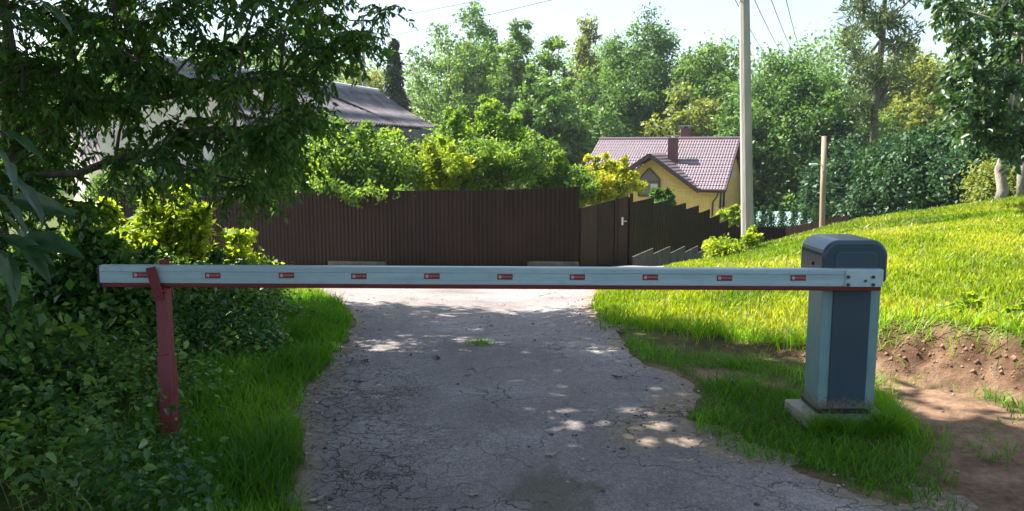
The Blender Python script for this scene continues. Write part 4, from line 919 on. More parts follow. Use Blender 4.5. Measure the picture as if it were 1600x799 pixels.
# ------------------------------------------------------------------ far woods: every tree its own thing
BGG = 'trees at the edge of the woods behind the house'
def far_tree(name, label, px, pyt, hw, D, mleaf, shape='round', pyb=None, n=90, per=130, size=.34, r0=.28, group=BGG, bark=BARK, seed=0, bare=.12, outer=.6, cr_=None):
    rs.seed(1000 + int(px) * 3 + int(pyt) + seed)
    top = at(px, pyt, D); gzz = float(g0(top[0], D)); rx = hw * 1.16 / F * D; H = top[2] - gzz
    zlow = gzz + H * bare if pyb is None else at(px, pyb, D)[2]
    rz = (top[2] - zlow) / 2; c = (top[0], D, zlow + rz)
    r = cr_ or max(.62, rx * .24)
    n = int(n * 2.0); per = int(per * .95)
    cl = crown_clumps(c, rx * .86, rx * .8, rz * .95, n, r, shape)
    if shape == 'cone': cl[:, 3] = r * (.35 + .8 * np.clip((top[2] - cl[:, 2]) / (2 * rz), 0, 1))
    tr = [(top[0] + .3 * rs.randn(), D, gzz - .2), (top[0] + .2 * rs.randn(), D, gzz + H * .3), (top[0] + .3 * rs.randn(), D + .2 * rs.randn(), gzz + H * .6), (top[0], D, gzz + H * (.95 if shape == 'cone' else .82))]
    return make_tree(name, label, (top[0], D, gzz), tr, cl, mleaf, r0, per, size, mleaf, group, bark=bark, droop=.35 if shape != 'cone' else .6, outer=outer, wob=.3)
T = far_tree
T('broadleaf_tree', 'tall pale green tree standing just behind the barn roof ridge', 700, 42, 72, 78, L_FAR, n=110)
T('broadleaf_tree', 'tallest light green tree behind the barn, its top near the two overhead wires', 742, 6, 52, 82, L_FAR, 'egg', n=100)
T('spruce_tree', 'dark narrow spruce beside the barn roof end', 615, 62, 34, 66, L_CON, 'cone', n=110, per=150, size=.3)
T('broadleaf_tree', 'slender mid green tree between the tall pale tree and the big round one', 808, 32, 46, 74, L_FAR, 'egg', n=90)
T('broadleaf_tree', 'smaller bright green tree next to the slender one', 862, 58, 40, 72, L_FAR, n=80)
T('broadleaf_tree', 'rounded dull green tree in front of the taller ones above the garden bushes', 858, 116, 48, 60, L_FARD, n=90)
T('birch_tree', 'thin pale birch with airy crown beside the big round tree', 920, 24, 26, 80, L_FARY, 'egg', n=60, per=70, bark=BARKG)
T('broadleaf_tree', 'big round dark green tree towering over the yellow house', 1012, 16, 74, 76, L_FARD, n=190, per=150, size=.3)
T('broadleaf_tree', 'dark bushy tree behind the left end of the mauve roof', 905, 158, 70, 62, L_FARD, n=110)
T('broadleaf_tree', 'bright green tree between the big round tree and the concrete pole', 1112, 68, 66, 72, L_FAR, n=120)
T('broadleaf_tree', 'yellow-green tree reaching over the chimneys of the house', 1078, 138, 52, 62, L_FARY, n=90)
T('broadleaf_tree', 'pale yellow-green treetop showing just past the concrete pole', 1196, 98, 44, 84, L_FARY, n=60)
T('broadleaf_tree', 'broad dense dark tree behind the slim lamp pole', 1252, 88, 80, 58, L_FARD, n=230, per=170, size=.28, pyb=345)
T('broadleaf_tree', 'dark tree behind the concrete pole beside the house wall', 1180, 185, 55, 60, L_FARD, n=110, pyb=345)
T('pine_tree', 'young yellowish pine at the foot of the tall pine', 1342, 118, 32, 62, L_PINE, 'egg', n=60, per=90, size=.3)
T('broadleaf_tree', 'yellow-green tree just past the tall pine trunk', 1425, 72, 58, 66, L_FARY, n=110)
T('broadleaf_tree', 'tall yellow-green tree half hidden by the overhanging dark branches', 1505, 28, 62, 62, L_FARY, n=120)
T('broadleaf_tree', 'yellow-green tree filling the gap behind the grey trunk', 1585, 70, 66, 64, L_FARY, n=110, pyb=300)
G2 = 'dark leafy trees beyond the crest of the slope'
T('maple_tree', 'dark leafy maple at the far edge of the slope beside the tall pine', 1415, 205, 62, 36, L_FARK, pyb=348, n=100, per=170, size=.2, r0=.14, group=G2)
T('maple_tree', 'dark leafy maple on the slope crest with a few sunlit sprays', 1490, 188, 58, 33, L_FARK, pyb=342, n=110, per=170, size=.2, r0=.14, group=G2)
T('maple_tree', 'low dark maple hugging the slope crest left of the grey trunk', 1545, 232, 42, 30, L_FARK, pyb=330, n=70, per=160, size=.18, r0=.12, group=G2)
T('maple_tree', 'dark leafy tree behind the lamp pole, where the low fence ends', 1330, 215, 50, 46, L_FARK, pyb=360, n=90, per=170, size=.24, r0=.14, group=G2)
T('broadleaf_tree', 'yellowish bush glowing behind the two grey trunks', 1590, 262, 40, 26, L_FARY, pyb=330, n=50, per=140, size=.14, r0=.08, group=G2)
G3 = 'trees showing beyond the barn'
T('broadleaf_tree', 'pale yellowish tree beyond the barn ridge', 560, 106, 55, 84, L_FARY, n=80, group=G3)
T('broadleaf_tree', 'tree seen through the overhanging branches above the barn gable', 430, 70, 80, 80, L_FAR, n=80, group=G3)
T('broadleaf_tree', 'broad tree beyond the low shed, seen through the branches', 260, 90, 90, 76, L_FAR, n=90, group=G3)
T('broadleaf_tree', 'tree at the far side of the low shed behind dense dark leaves', 60, 80, 95, 76, L_FARD, n=90, group=G3)
# tall pine: bare leaning trunk, sparse upper crown
rs.seed(55)
pb_ = at(1360, 290, 46); pgz = float(g0(pb_[0], 46))
tr = [(at(1352, 345, 46)[0], 46, pgz), tuple(at(1358, 290, 46)), tuple(at(1368, 170, 46)), tuple(at(1378, 60, 46)), tuple(at(1385, -30, 46)), tuple(at(1388, -120, 46))]
cl = []
for k in range(62):
    py = -120 + 340 * rs.rand() ** 1.25; w = 75 * (1 - .55 * (py + 120) / 360); px = np.interp(py, [-120, 60, 170], [1388, 1378, 1368]) + (rs.rand() * 2 - 1) * w
    cl.append(list(at(px, py, 46 + 1.6 * rs.randn())) + [.38 + .3 * rs.rand()])
make_tree('pine_tree', 'tall pine with long bare greyish trunk and sparse yellowish crown reaching above the picture', (tr[0][0], 46, pgz), tr, cl, L_PINE, .2, 150, .42, L_PINE, None, bark=BARK, aspect=.2, droop=-.1, flat=.2, wob=.2, outer=.5)
# dense wood behind that closes the view
rs.seed(77)
cl = []
for k in range(700):
    x = -95 + 190 * rs.rand(); y = 96 + 22 * rs.rand(); z = -4 + (17 + 7 * vnoise(x, 0, 11)) * rs.rand() ** .8; cl.append([x, y, z, 2.1 + 1.4 * rs.rand()])
V, F_, v = clump_leaves(cl, 170, .5, .6, outer=.5)
tag(mesh_np('distant_woods', V, F_, L_FAR, fattr={'v': v}), 'mass of distant woodland closing the view behind the tree row', 'woods', kind='stuff')

# ------------------------------------------------------------------ garden bushes behind the fences
def bush(name, label, px, pyt, hw, D, mleaf, pyb=None, n=60, per=150, size=.1, r=None, group=None, stems=3, droop=.25, aspect=.55, extra=None, cat='bush', detail=0, ry=None):
    rs.seed(2000 + int(px * 7 + pyt)); top = at(px, pyt, D); gzz = float(g(top[0], D)); rx = hw / F * D
    zl = at(px, pyb, D)[2] if pyb else gzz + .1
    rz = (top[2] - zl) / 2; r = r or rx * .22; c = (top[0], D, zl + rz)
    n = int(n * 1.5); per = int(per * .7); cl = crown_clumps(c, rx * .9, ry or rx * .75, rz * .85, n, r, 'round', .5)
    if pyb: # upright young shoots above the outline
        ns = max(4, n // 14); a_ = rs.rand(ns) * 6.28; q_ = .75 * rs.rand(ns) ** .5; bx_ = c[0] + np.cos(a_) * q_ * rx; by_ = c[1] + np.sin(a_) * q_ * rx * .7; bz_ = c[2] + rz * .9 * np.sqrt(1 - q_ ** 2)
        for j_ in range(3): cl = np.vstack([cl, np.c_[bx_ + .03 * j_, by_, bz_ - .1 * r + j_ * r * .75 * (.5 + rs.rand(ns)), np.full(ns, r * (.5 - .1 * j_))]])
    if extra is not None: cl = np.vstack([cl, extra])
    tr = [(top[0], D, gzz - .1), (top[0] + .05 * rs.randn(), D, gzz + (zl - gzz) * .6 + .15), (top[0] + .1 * rs.randn(), D, zl + rz * .5)]
    o = empty(name, (top[0], D, gzz), label, cat, group)
    skeleton(tr, cl, max(.03, rx * .05), .006, .12).build('stems', TWIG, o, smooth=True)
    V, F_, v = clump_leaves(cl, per, size, aspect, detail, droop, .6, .5); mesh_np('foliage', V, F_, mleaf, o, fattr={'v': v})
    return o
GB_ = 'garden bushes behind the brown fence'
def over(lst, D, r): return np.array([list(at(px, py, D)) + [r * (.7 + .5 * rs.rand())] for px, py in lst])
ov1 = over([(520, 290), (540, 300), (555, 308), (600, 305), (630, 300), (645, 310), (500, 285), (575, 295)], 22.0, .22)
bush('garden_bush', 'lilac-like green bush leaning over the brown fence below the barn roof', 548, 214, 92, 24.5, L_SHRUB, 300, n=130, per=190, size=.12, extra=ov1, group=GB_)
bush('garden_bush', 'green bush against the barn at the edge of the hanging branches', 455, 228, 55, 25.5, L_SHRUB, 305, n=70, per=170, size=.12, group=GB_)
bush('garden_bush', 'tallest bright green bush above the middle of the brown fence', 760, 190, 92, 27, L_SHRUB, 300, n=140, per=190, size=.12, group=GB_)
bush('garden_bush', 'lower yellow-green bush between the two big garden bushes', 672, 236, 60, 25.0, L_LIME, 300, n=70, per=170, size=.11, group=GB_)
bush('garden_bush', 'green bush where the tall fence meets the gate', 880, 258, 48, 27, L_SHRUB, 310, n=60, per=160, size=.12, group=GB_)
bush('garden_bush', 'yellow-leaved bush in front of the yellow house', 940, 262, 52, 30, L_YEL, 318, n=80, per=170, size=.13, group=GB_)
bush('garden_bush', 'small grey-green bush below the pointed gable window', 1030, 300, 20, 34, L_FARD, 325, n=40, per=150, size=.12, group=GB_)
bush('garden_bush', 'pale yellow-green bush squeezed between house corner and concrete pole', 1146, 328, 20, 37, L_LIME, 352, n=26, per=140, size=.13, group=GB_)
bush('garden_bush', 'pale silvery bush in front of the low shed', 205, 262, 60, 24.5, L_FAR, 318, n=50, per=150, size=.12, group=GB_)
bush('garden_bush', 'green bush beside the barn window behind the fence', 350, 255, 40, 25.0, L_SHRUB, 318, n=40, per=150, size=.12, group=GB_)
bush('weed_clump', 'lush weeds at the foot of the concrete pole', 1150, 378, 42, 15.6, L_LIME, 412, n=40, per=150, size=.07, r=.16, ry=.4, cat='weeds')
# thuja row
tops = [(1179, 326), (1193, 324), (1206.6, 323), (1223.4, 322), (1240.5, 321), (1257, 327), (1275.4, 320), (1291, 322), (1303.6, 321)]
ordn = ['first', 'second', 'third', 'fourth', 'fifth', 'sixth', 'seventh', 'eighth', 'ninth']
for i, (px, py) in enumerate(tops):
    rs.seed(90 + i); D = 41; t = at(px, py, D); z1 = t[2]; zz = z1 - 1.5 * (.85 + .3 * rs.rand()); gg = float(g0(t[0], D)); k = np.arange(16) / 15
    o = empty('thuja', (t[0], D, gg), 'small conical thuja, %s in the row counted from the concrete pole' % ordn[i], 'thuja', 'row of small thujas')
    MB().tube([(t[0], D, gg), (t[0], D, z1 - .3)], [.04, .015], 5).build('trunk', BARK, o)
    cl = np.array([[t[0] + .05 * rs.randn(), D + .05 * rs.randn(), z1 - .05 - (z1 - zz + .8) * q, .08 + .30 * q ** .8] for q in k])
    V, F_, v = clump_leaves(cl, 150, .1, .4, droop=-.8, outer=.4, flat=.1); mesh_np('foliage', V, F_, L_THUJA, o, fattr={'v': v})

# ------------------------------------------------------------------ right-hand trees on the slope
rs.seed(303)
b_ = at(1563, 316, 18); cl = []
for k in range(115):
    px = 1500 + 330 * rs.rand(); py = -200 + 400 * rs.rand()
    if px < 1500 + .25 * max(py, 0) * .4: px += 30
    cl.append(list(at(px, py, 15 + 5 * rs.rand())) + [.45 + .3 * rs.rand()])
for px, py in [(1490,10),(1500,60),(1515,90),(1470,8),(1530,120),(1510,175),(1495,160),(1525,185),(1545,200),(1560,215),(1530,205),(1580,190),(1595,215),(1540,150),(1520,40),(1550,30),(1575,225),(1505,130),(1560,80),(1580,130),(1550,170),(1515,215)]:
    cl.append(list(at(px, py, 14.5 + 2 * rs.rand())) + [.32 + .15 * rs.rand()])
zz_ = gz(b_[0], 18)
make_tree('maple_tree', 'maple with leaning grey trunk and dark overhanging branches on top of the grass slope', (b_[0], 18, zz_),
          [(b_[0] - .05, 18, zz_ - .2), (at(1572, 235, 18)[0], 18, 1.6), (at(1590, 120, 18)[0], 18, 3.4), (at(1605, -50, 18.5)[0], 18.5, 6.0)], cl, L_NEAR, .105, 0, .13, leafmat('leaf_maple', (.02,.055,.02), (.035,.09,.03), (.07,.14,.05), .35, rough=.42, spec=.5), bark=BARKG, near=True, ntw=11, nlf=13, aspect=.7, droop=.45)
b_ = at(1597, 306, 18.5); zz_ = gz(b_[0], 18.5); rs.seed(31)
cl = [list(at(1600 + 150 * rs.rand(), -150 + 350 * rs.rand(), 18 + 4 * rs.rand())) + [.6 + .3 * rs.rand()] for k in range(30)]
make_tree('maple_tree', 'slimmer straight grey trunk at the very edge beside the leaning one', (b_[0], 18.5, zz_), [(b_[0], 18.5, zz_ - .2), (b_[0] + .02, 18.5, 2.5), (b_[0] + .1, 18.5, 5)], cl, L_NEAR, .09, 170, .13, L_NEAR, bark=BARKG, aspect=.7)

# ------------------------------------------------------------------ big dark tree overhanging from the roadside
EDGE = np.array([(-14, 6.4), (-5, 6.9), (-2.8, 7.6), (-1.6, 9.4), (0, 9.3), (1, 8.4), (1.6, 7.1), (2.2, 5.9), (2.7, 5.0), (3.3, 4.35), (4.5, 3.5), (7, 2.5)])
def shadow_ok(p, r=0):
    t = p[2] / SUNV[2]; sx = p[0] - SUNV[0] * t; sy = p[1] - SUNV[1] * t
    return sy + r * .75 < np.interp(sx, EDGE[:, 0], EDGE[:, 1])
rs.seed(404)
from_poly = [(-20,-40),(640,-40),(628,15),(600,40),(585,95),(560,120),(522,105),(500,170),(470,235),(445,285),(430,330),(395,385),(352,385),(325,330),(310,290),(250,318),(205,250),(170,300),(125,385),(-20,420)]
cl = []; tries = 0
fpx = np.array(from_poly, float)
while len(cl) < 145 and tries < 6000:
    tries += 1
    px = -20 + 660 * rs.rand(); py = -40 + 450 * rs.rand()
    if not inside(np.array(px), np.array(py), from_poly): continue
    if segdist(np.array(px), np.array(py), from_poly) < 14: continue
    hole = (((px - 255) / 120) ** 2 + ((py - 215) / 85) ** 2) < 1
    if hole and rs.rand() < .62: continue
    thin = (((px - 355) / 60) ** 2 + ((py - 30) / 45) ** 2) < 1 or (((px - 90) / 50) ** 2 + ((py - 70) / 30) ** 2) < 1 or (((px - 400) / 35) ** 2 + ((py - 160) / 40) ** 2) < 1
    if thin and rs.rand() < .85: continue
    D = 5.6 + 3.6 * rs.rand(); cl.append(list(at(px, py, D)) + [.24 + .16 * rs.rand()])
vis = np.array(cl)
can = []; tries = 0  # unseen overhead canopy, shaped by where its shade falls on the road
while len(can) < 450 and tries < 40000:
    tries += 1
    d = rdir(1)[0] * rs.rand() ** .4; p = np.array([-5.2, 6.6, 6.6]) + d * [7.6, 5.6, 3.2]
    if p[2] < 3.2: continue
    px, py = proj(p)
    if py[0] > -45 and px[0] > 420: continue
    if py[0] > -45 and rs.rand() < .88: continue
    if not shadow_ok(p, .55): continue
    can.append(list(p) + [.5 + .3 * rs.rand()])
can = np.array(can)
tb = np.array([-6.4, 7.2]); zt_ = gz(*tb)
tree = empty('roadside_tree', (tb[0], tb[1], zt_), 'big dark tree hanging over the roadside undergrowth with drooping leafy branches', 'tree')
skeleton([(tb[0], tb[1], zt_ - .3), (tb[0] + .1, tb[1], 1.3), (tb[0] + .4, tb[1] - .1, 2.6), (tb[0] + .7, tb[1] + .1, 4.2), (tb[0] + 1.2, tb[1] + .3, 6.2)], np.vstack([vis, can]), .14, .006, .15, pen=.35).build('trunk', BARK, tree, smooth=True)
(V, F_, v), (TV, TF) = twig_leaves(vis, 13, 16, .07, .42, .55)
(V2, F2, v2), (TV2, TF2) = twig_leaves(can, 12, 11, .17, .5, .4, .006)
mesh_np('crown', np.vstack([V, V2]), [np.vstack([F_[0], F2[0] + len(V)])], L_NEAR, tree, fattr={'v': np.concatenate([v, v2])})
mesh_np('twigs', np.vstack([TV, TV2]), [np.vstack([TF, TF2 + len(TV)])], TWIG, tree)
# second tree, unseen and added beside the viewer to complete the shade
rs.seed(405); can = []; tries = 0
while len(can) < 340 and tries < 30000:
    tries += 1
    d = rdir(1)[0] * rs.rand() ** .4; p = np.array([-5.2, 2.4, 6.8]) + d * [6.2, 4.8, 2.8]
    px, py = proj(p)
    if p[1] > .8 and py[0] > -60: continue
    if not shadow_ok(p, .5): continue
    can.append(list(p) + [.55 + .3 * rs.rand()])
tb2 = (-6.6, .6); z2 = gz(*tb2)
o = make_tree('shade_tree', 'unseen tree added beside the viewpoint, its crown shaped to shade the near road', (tb2[0], tb2[1], z2), [(tb2[0], tb2[1], z2 - .3), (tb2[0] + .1, tb2[1], 2), (tb2[0] + .5, tb2[1] + .2, 4), (tb2[0] + 1, tb2[1] + .6, 6)], can, L_NEAR, .2, 140, .2, L_NEAR)
# close sapling with big leaves at the picture edge
rs.seed(406)
sp = empty('sapling', (-1.62, 1.7, gz(-1.62, 1.7)), 'close sapling with large drooping blue-green leaves beside the viewpoint', 'sapling')
stem = [np.array([-1.62, 1.7, -.05]), np.array([-1.55, 1.75, .9]), np.array([-1.45, 1.85, 1.5]), np.array([-1.42, 1.9, 1.75])]
m = MB(); m.tube(stem, [.018, .014, .009, .004], 8)
LF = [((2,205),(70,235),1.95),((0,265),(85,330),1.9),((20,310),(95,325),1.95),((0,330),(70,400),1.95),((30,375),(112,378),1.85),((5,370),(80,398),1.8),((12,400),(30,470),1.8),((40,385),(75,430),1.9),((0,395),(15,450),1.75),((-10,230),(40,290),1.8),((0,10),(70,60),2.0),((60,0),(120,40),2.1),((-10,300),(55,355),1.8)]
C = []; Dd = []; Ll = []; 
for a, b, Y in LF:
    p = at(a[0], a[1], Y); q = at(b[0], b[1], Y - .12 + .1 * rs.rand()); C.append(p); Dd.append(q - p); Ll.append(np.linalg.norm(q - p) * 1.15)
    j = stem[2] if p[2] < 1.65 else stem[3]; m.tube([j, (j + p) / 2 + [0, 0, .03], p], [.004, .003, .002], 5)
m.build('stem', TWIG, sp)
C = np.array(C); Dd = np.array(Dd); Ll = np.array(Ll)
def broad(C, D, Nn, L, W, ns=7):
    D = unit(D); S = unit(np.cross(D, Nn)); U = np.cross(S, D); V = []; F_ = []
    for i in range(len(C)):
        b0_ = len(V)
        for k in range(ns + 1):
            t = k / ns; w = W[i] * (math.sin(math.pi * t ** .8) ** .8) * .5 if 0 < k < ns else .001; c = C[i] + D[i] * L[i] * t - U[i] * L[i] * .22 * t * t
            for s_ in (-1, -.5, 0, .5, 1): V.append(c + S[i] * w * s_ + U[i] * w * .45 * abs(s_) + U[i] * .004 * math.sin(k * 2.4) * abs(s_))
        for k in range(ns):
            for s_ in range(4): a = b0_ + k * 5 + s_; F_.append((a, a + 1, a + 6, a + 5))
    return np.array(V), [np.array(F_)]
V, F_ = broad(C, Dd, np.array([0, -.2, 1.0]) + .5 * rs.randn(len(C), 3), Ll * .88, Ll * .25)
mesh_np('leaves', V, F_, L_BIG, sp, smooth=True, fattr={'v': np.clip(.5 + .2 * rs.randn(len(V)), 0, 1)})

# ------------------------------------------------------------------ roadside bushes by the catch post
GR_ = 'bushes growing along the roadside'
bush('elder_bush', 'sunlit yellow-green bush right behind the free end of the boom', 262, 350, 75, 9.6, L_LIME, 430, n=70, per=120, size=.085, r=.24, group=GR_, aspect=.6)
bush('elder_bush', 'sunlit low bush behind the boom between catch post and road grass', 350, 400, 50, 9.3, L_LIME, 455, n=40, per=120, size=.07, r=.2, group=GR_, aspect=.6)
bush('elder_bush', 'bright bush glowing behind the dark leaves at the boom tip', 150, 362, 60, 10.2, L_LIME, 450, n=50, per=120, size=.085, r=.26, group=GR_, aspect=.6)
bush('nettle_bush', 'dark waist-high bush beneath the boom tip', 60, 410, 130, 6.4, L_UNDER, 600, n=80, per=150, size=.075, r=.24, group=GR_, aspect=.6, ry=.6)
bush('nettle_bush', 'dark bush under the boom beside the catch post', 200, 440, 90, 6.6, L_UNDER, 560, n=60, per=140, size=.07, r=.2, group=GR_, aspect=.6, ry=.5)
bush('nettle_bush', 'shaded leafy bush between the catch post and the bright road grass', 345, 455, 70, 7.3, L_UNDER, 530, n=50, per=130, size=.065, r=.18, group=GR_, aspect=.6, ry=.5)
bush('nettle_bush', 'shaded bush at the picture edge nearest the viewer', -20, 500, 110, 4.4, L_UNDER, 700, n=50, per=130, size=.07, r=.2, group=GR_, aspect=.6, ry=.4)

for lab_, px_, py_, hw_, D_w in (('broad-leaved weeds on top of the dirt bank at the picture edge', 1580, 492, 45, 5.75), ('fresh green weeds leaning over the dirt bank beside the path', 1500, 478, 38, 6.0), ('small weeds on the bank behind the cabinet', 1420, 500, 24, 6.25)):
    bush('weed_clump', lab_, px_, py_, hw_, D_w, L_LIME, py_ + 78, n=26, per=60, size=.055, r=.06, ry=.15, cat='weeds', aspect=.5, group='weeds along the dirt bank', detail=1)
# ------------------------------------------------------------------ ground cover, grass
def scatter(n, x0, x1, y0, y1, dens):
    x = x0 + (x1 - x0) * rs.rand(n); y = y0 + (y1 - y0) * rs.rand(n); k = rs.rand(n) < dens(x, y); return x[k], y[k]
def infrust(x, y, m=60):
    px, py = proj(np.c_[x, y, g0(x, y)]); return (px > -m) & (px < 1600 + m) & (py < 860)
def blades(x, y, h, w, mat, name, lean=.35, zf=z_ground, kind='stuff'):
    n = len(x); z = zf(x, y) - .01; a = rs.rand(n) * 2 * math.pi; S = np.c_[np.cos(a), np.sin(a), np.zeros(n)]; b = rs.rand(n) * 2 * math.pi
    Ld = np.c_[np.cos(b), np.sin(b), np.zeros(n)] * (h * lean * (.2 + rs.rand(n)) * 1.3)[:, None]; C = np.c_[x, y, z]; up = np.c_[np.zeros((n, 2)), h]
    W_ = S * w[:, None] / 2
    V = np.stack([C - W_, C + W_, C + up * .55 + Ld * .3 + W_ * .8, C + up * .55 + Ld * .3 - W_ * .8, C + up * .95 + Ld], 1).reshape(-1, 3); i = np.arange(n)[:, None] * 5
    v = np.clip(.5 + 1.1 * vnoise(x, y, .9, 3) + .7 * vnoise(x, y, 3.1, 5) + .2 * rs.randn(n), 0, 1)
    return mesh_np(name, V, [np.hstack([i, i + 1, i + 2, i + 3]), np.hstack([i + 3, i + 2, i + 4])], mat, fattr={'v': np.concatenate([v, v])})
def soil_free(x, y): return 1 - soil_mask(x, y)
rs.seed(501)
# sunlit slope
def dens_hill(x, y):
    d = sstep(-.02, .12, bank_d(x, y)) * sstep(.0, .16, road_sd(x, y)) * ~((y > 19.6) & (x < 3.4)) * infrust(x, y); return d * soil_free(x, y) * np.clip(1.15 - (y - 5) / 26, .25, 1) * (.65 + .7 * (vnoise(x, y, .5, 1) + .5)) 
x, y = scatter(560000, .5, 17, 3.0, 24, dens_hill)
h = (.035 + .055 * rs.rand(len(x))) * (1 + .9 * vnoise(x, y, .25, 6)) ; w = .005 + .0012 * np.hypot(x, y)
tag(blades(x, y, h, w, L_GRASS, 'grass', .45), 'sunlit yellow-green grass covering the slope', 'grass', kind='stuff')
x, y = scatter(5000, 1, 14, 5.5, 20, lambda x, y: sstep(0, .2, bank_d(x, y)) * sstep(.1, .4, road_sd(x, y)) * infrust(x, y) * (.3 + np.clip(2 * vnoise(x, y, 1.1, 21), 0, .7)))
tag(blades(x, y, .07 + .08 * rs.rand(len(x)), .004 + .0012 * y, L_STRAW, 'dry_stalks', .5), 'pale dry stalks dotted through the grass of the slope', 'dry grass', kind='stuff')
# patch round the cabinet, tall ragged grass
BANKLOW = lambda x, y: (1 - sstep(-.5, -.25, bank_d(x, y)))
def keep_slab(x, y): return ~((x > CX0 - .05) & (x < CX0 + CW + .05) & (y > CY - .02) & (y < CY + CD + .02))
def dens_patch(x, y): return BANKLOW(x, y) * sstep(.0, .12, road_sd(x, y)) * (x > .5) * infrust(x, y) * soil_free(x, y) ** .6 * keep_slab(x, y) * (.35 + .9 * (vnoise(x, y, .35, 2) + .5))
x, y = scatter(90000, .6, 5, 3.0, 7.6, dens_patch)
h = (.03 + .085 * rs.rand(len(x)) ** 1.7) * (1 + 1.1 * vnoise(x, y, .3, 6)); sl_ = (x > CX0 - .1) & (x < CX0 + CW + .09) & (y < CY + .3) & (y > CY - .07); h[sl_] *= .5
tag(blades(x, y, h, .004 + .004 * rs.rand(len(x)), L_GRASSG, 'grass', .8), 'ragged shaded grass around the barrier cabinet', 'grass', kind='stuff')
n = 2600; t_ = rs.rand(n); x = np.where(t_ < .7, CX0 - .08 + (CW + .2) * rs.rand(n), CX0 + CW + .09 + .08 * rs.rand(n)); y = np.where(t_ < .7, CY - .09 - .1 * rs.rand(n), CY - .1 + .4 * rs.rand(n))
tag(blades(x, y, (.07 + .09 * rs.rand(n)) * (1 + 1.2 * vnoise(x, y, .12, 3)), np.full(n, .005), L_GRASSG, 'grass', .7), 'grass growing up against the front edge of the concrete slab', 'grass', kind='stuff')
# tufts hanging over the bank edge and thin grass on the path
x, y = scatter(110000, .8, 6, 3.4, 8, lambda x, y: np.exp(-((bank_d(x, y) - .05) / .12) ** 2) * (.3 + 1.2 * np.clip(vnoise(x, y, .5, 3), 0, 1)) * infrust(x, y))
tag(blades(x, y, .09 + .12 * rs.rand(len(x)), .005 + .004 * rs.rand(len(x)), L_GRASSG, 'grass', .9), 'longer grass fringing the top of the dirt bank', 'grass', kind='stuff')
x, y = scatter(16000, 1.5, 5, 3.0, 6.5, lambda x, y: np.clip(3.5 * vnoise(x, y, .45, 12) - .35, 0, 1) * BANKLOW(x, y) * keep_slab(x, y) * infrust(x, y))
tag(blades(x, y, .03 + .06 * rs.rand(len(x)), .005 + .003 * rs.rand(len(x)), L_GRASSG, 'grass', .8), 'thin grass scattered over the trodden dirt path', 'grass', kind='stuff')
# left verge strip
def leftside(x, y): return (x < 0) & (y < 14) | (x < -2)
def dens_verge(x, y):
    r = road_sd(x, y); return leftside(x, y) * sstep(.03, .12, r) * (1 - sstep(.55, 1.0, r - .035 * (y - 3) + .5 * vnoise(x, y, .6, 3))) * infrust(x, y) * soil_free(x, y) ** .5
x, y = scatter(620000, -9, 0, 2.6, 16, dens_verge)
if len(x) > 90000: kk = rs.rand(len(x)) < 90000 / len(x); x = x[kk]; y = y[kk]
h = (.04 + .12 * rs.rand(len(x)) ** 1.4) * (1 + 1.0 * vnoise(x, y, .3, 6)); w = .003 + .0008 * y
far_ = y + .5 * vnoise(x, y, .8, 2) > 9.3  # sunlight on the far verge is put in by a yellower grass colour
tag(blades(x[~far_], y[~far_], h[~far_], w[~far_], L_GRASSG, 'grass', .6), 'bright green grass strip between undergrowth and road', 'grass', kind='stuff')
tag(blades(x[far_], y[far_], h[far_], w[far_], L_GRASS, 'grass', .6), 'grass at the far end of the road verge, coloured yellow-green as sunlight', 'grass', kind='stuff')
# broad-leaved ground cover under the tree
def dens_cover(x, y):
    r = road_sd(x, y); return leftside(x, y) * sstep(.35, .75, r - .03 * (y - 3) + .5 * vnoise(x, y, .6, 3)) * infrust(x, y, 120) * np.clip(.55 + 1.6 * vnoise(x, y, .5, 7), .12, 1) * np.where((np.abs(x + 2.1) < .5) & (np.abs(y - 4.3) < .35), .3, 1)
x, y = scatter(62000, -9, -.8, 2.6, 10.5, dens_cover); n = len(x)
hgt_ = (.08 + .3 * rs.rand(n) ** 1.6) * (1 + 1.2 * np.clip(vnoise(x, y, .7, 5), -.5, .6)) * (1 + .10 * np.clip(-x - 2, 0, 4)); k = 4
xx = np.repeat(x, k) + .045 * rs.randn(n * k); yy = np.repeat(y, k) + .045 * rs.randn(n * k); zz = np.repeat(z_ground(x, y) + hgt_, k) * 1 - .35 * np.repeat(hgt_, k) * rs.rand(n * k)
D_ = np.c_[rs.randn(n * k), rs.randn(n * k), -.15 + .35 * rs.randn(n * k)]; Nn_ = np.array([0, 0, 1.]) + .4 * rs.randn(n * k, 3)
Ln = .022 + .045 * rs.rand(n * k) ** 1.5; V, F_, q = leaves_geo(np.c_[xx, yy, zz], D_, Nn_, Ln, Ln * (.55 + .25 * rs.rand(n * k)), 1); vv = np.clip(.5 + .9 * vnoise(xx, yy, .5, 8) + .25 * rs.randn(n * k), 0, 1)
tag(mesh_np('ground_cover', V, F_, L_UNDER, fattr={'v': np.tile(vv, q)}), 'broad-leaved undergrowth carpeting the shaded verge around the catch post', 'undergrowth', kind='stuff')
xb, yb = x[::2], y[::2]
tag(blades(xb, yb, hgt_[::2] * 1.05, np.full(len(xb), .004), L_UNDER, 'weed_stalks', .5), 'thin green stalks among the roadside undergrowth', 'weeds', kind='stuff')
x, y = scatter(5200, -8, -1.2, 3.2, 10.5, lambda x, y: dens_cover(x, y) * np.clip(.1 + 1.6 * vnoise(x, y, 1.1, 15), 0, 1)); n = len(x); k = 14
h_ = .22 + .38 * rs.rand(n); t_ = np.tile(np.linspace(.25, 1, k), n); lx = np.repeat(.1 * rs.randn(n), k) * t_; ly = np.repeat(.1 * rs.randn(n), k) * t_; an = np.tile(np.arange(k) * 1.62, n) + np.repeat(rs.rand(n) * 6, k)
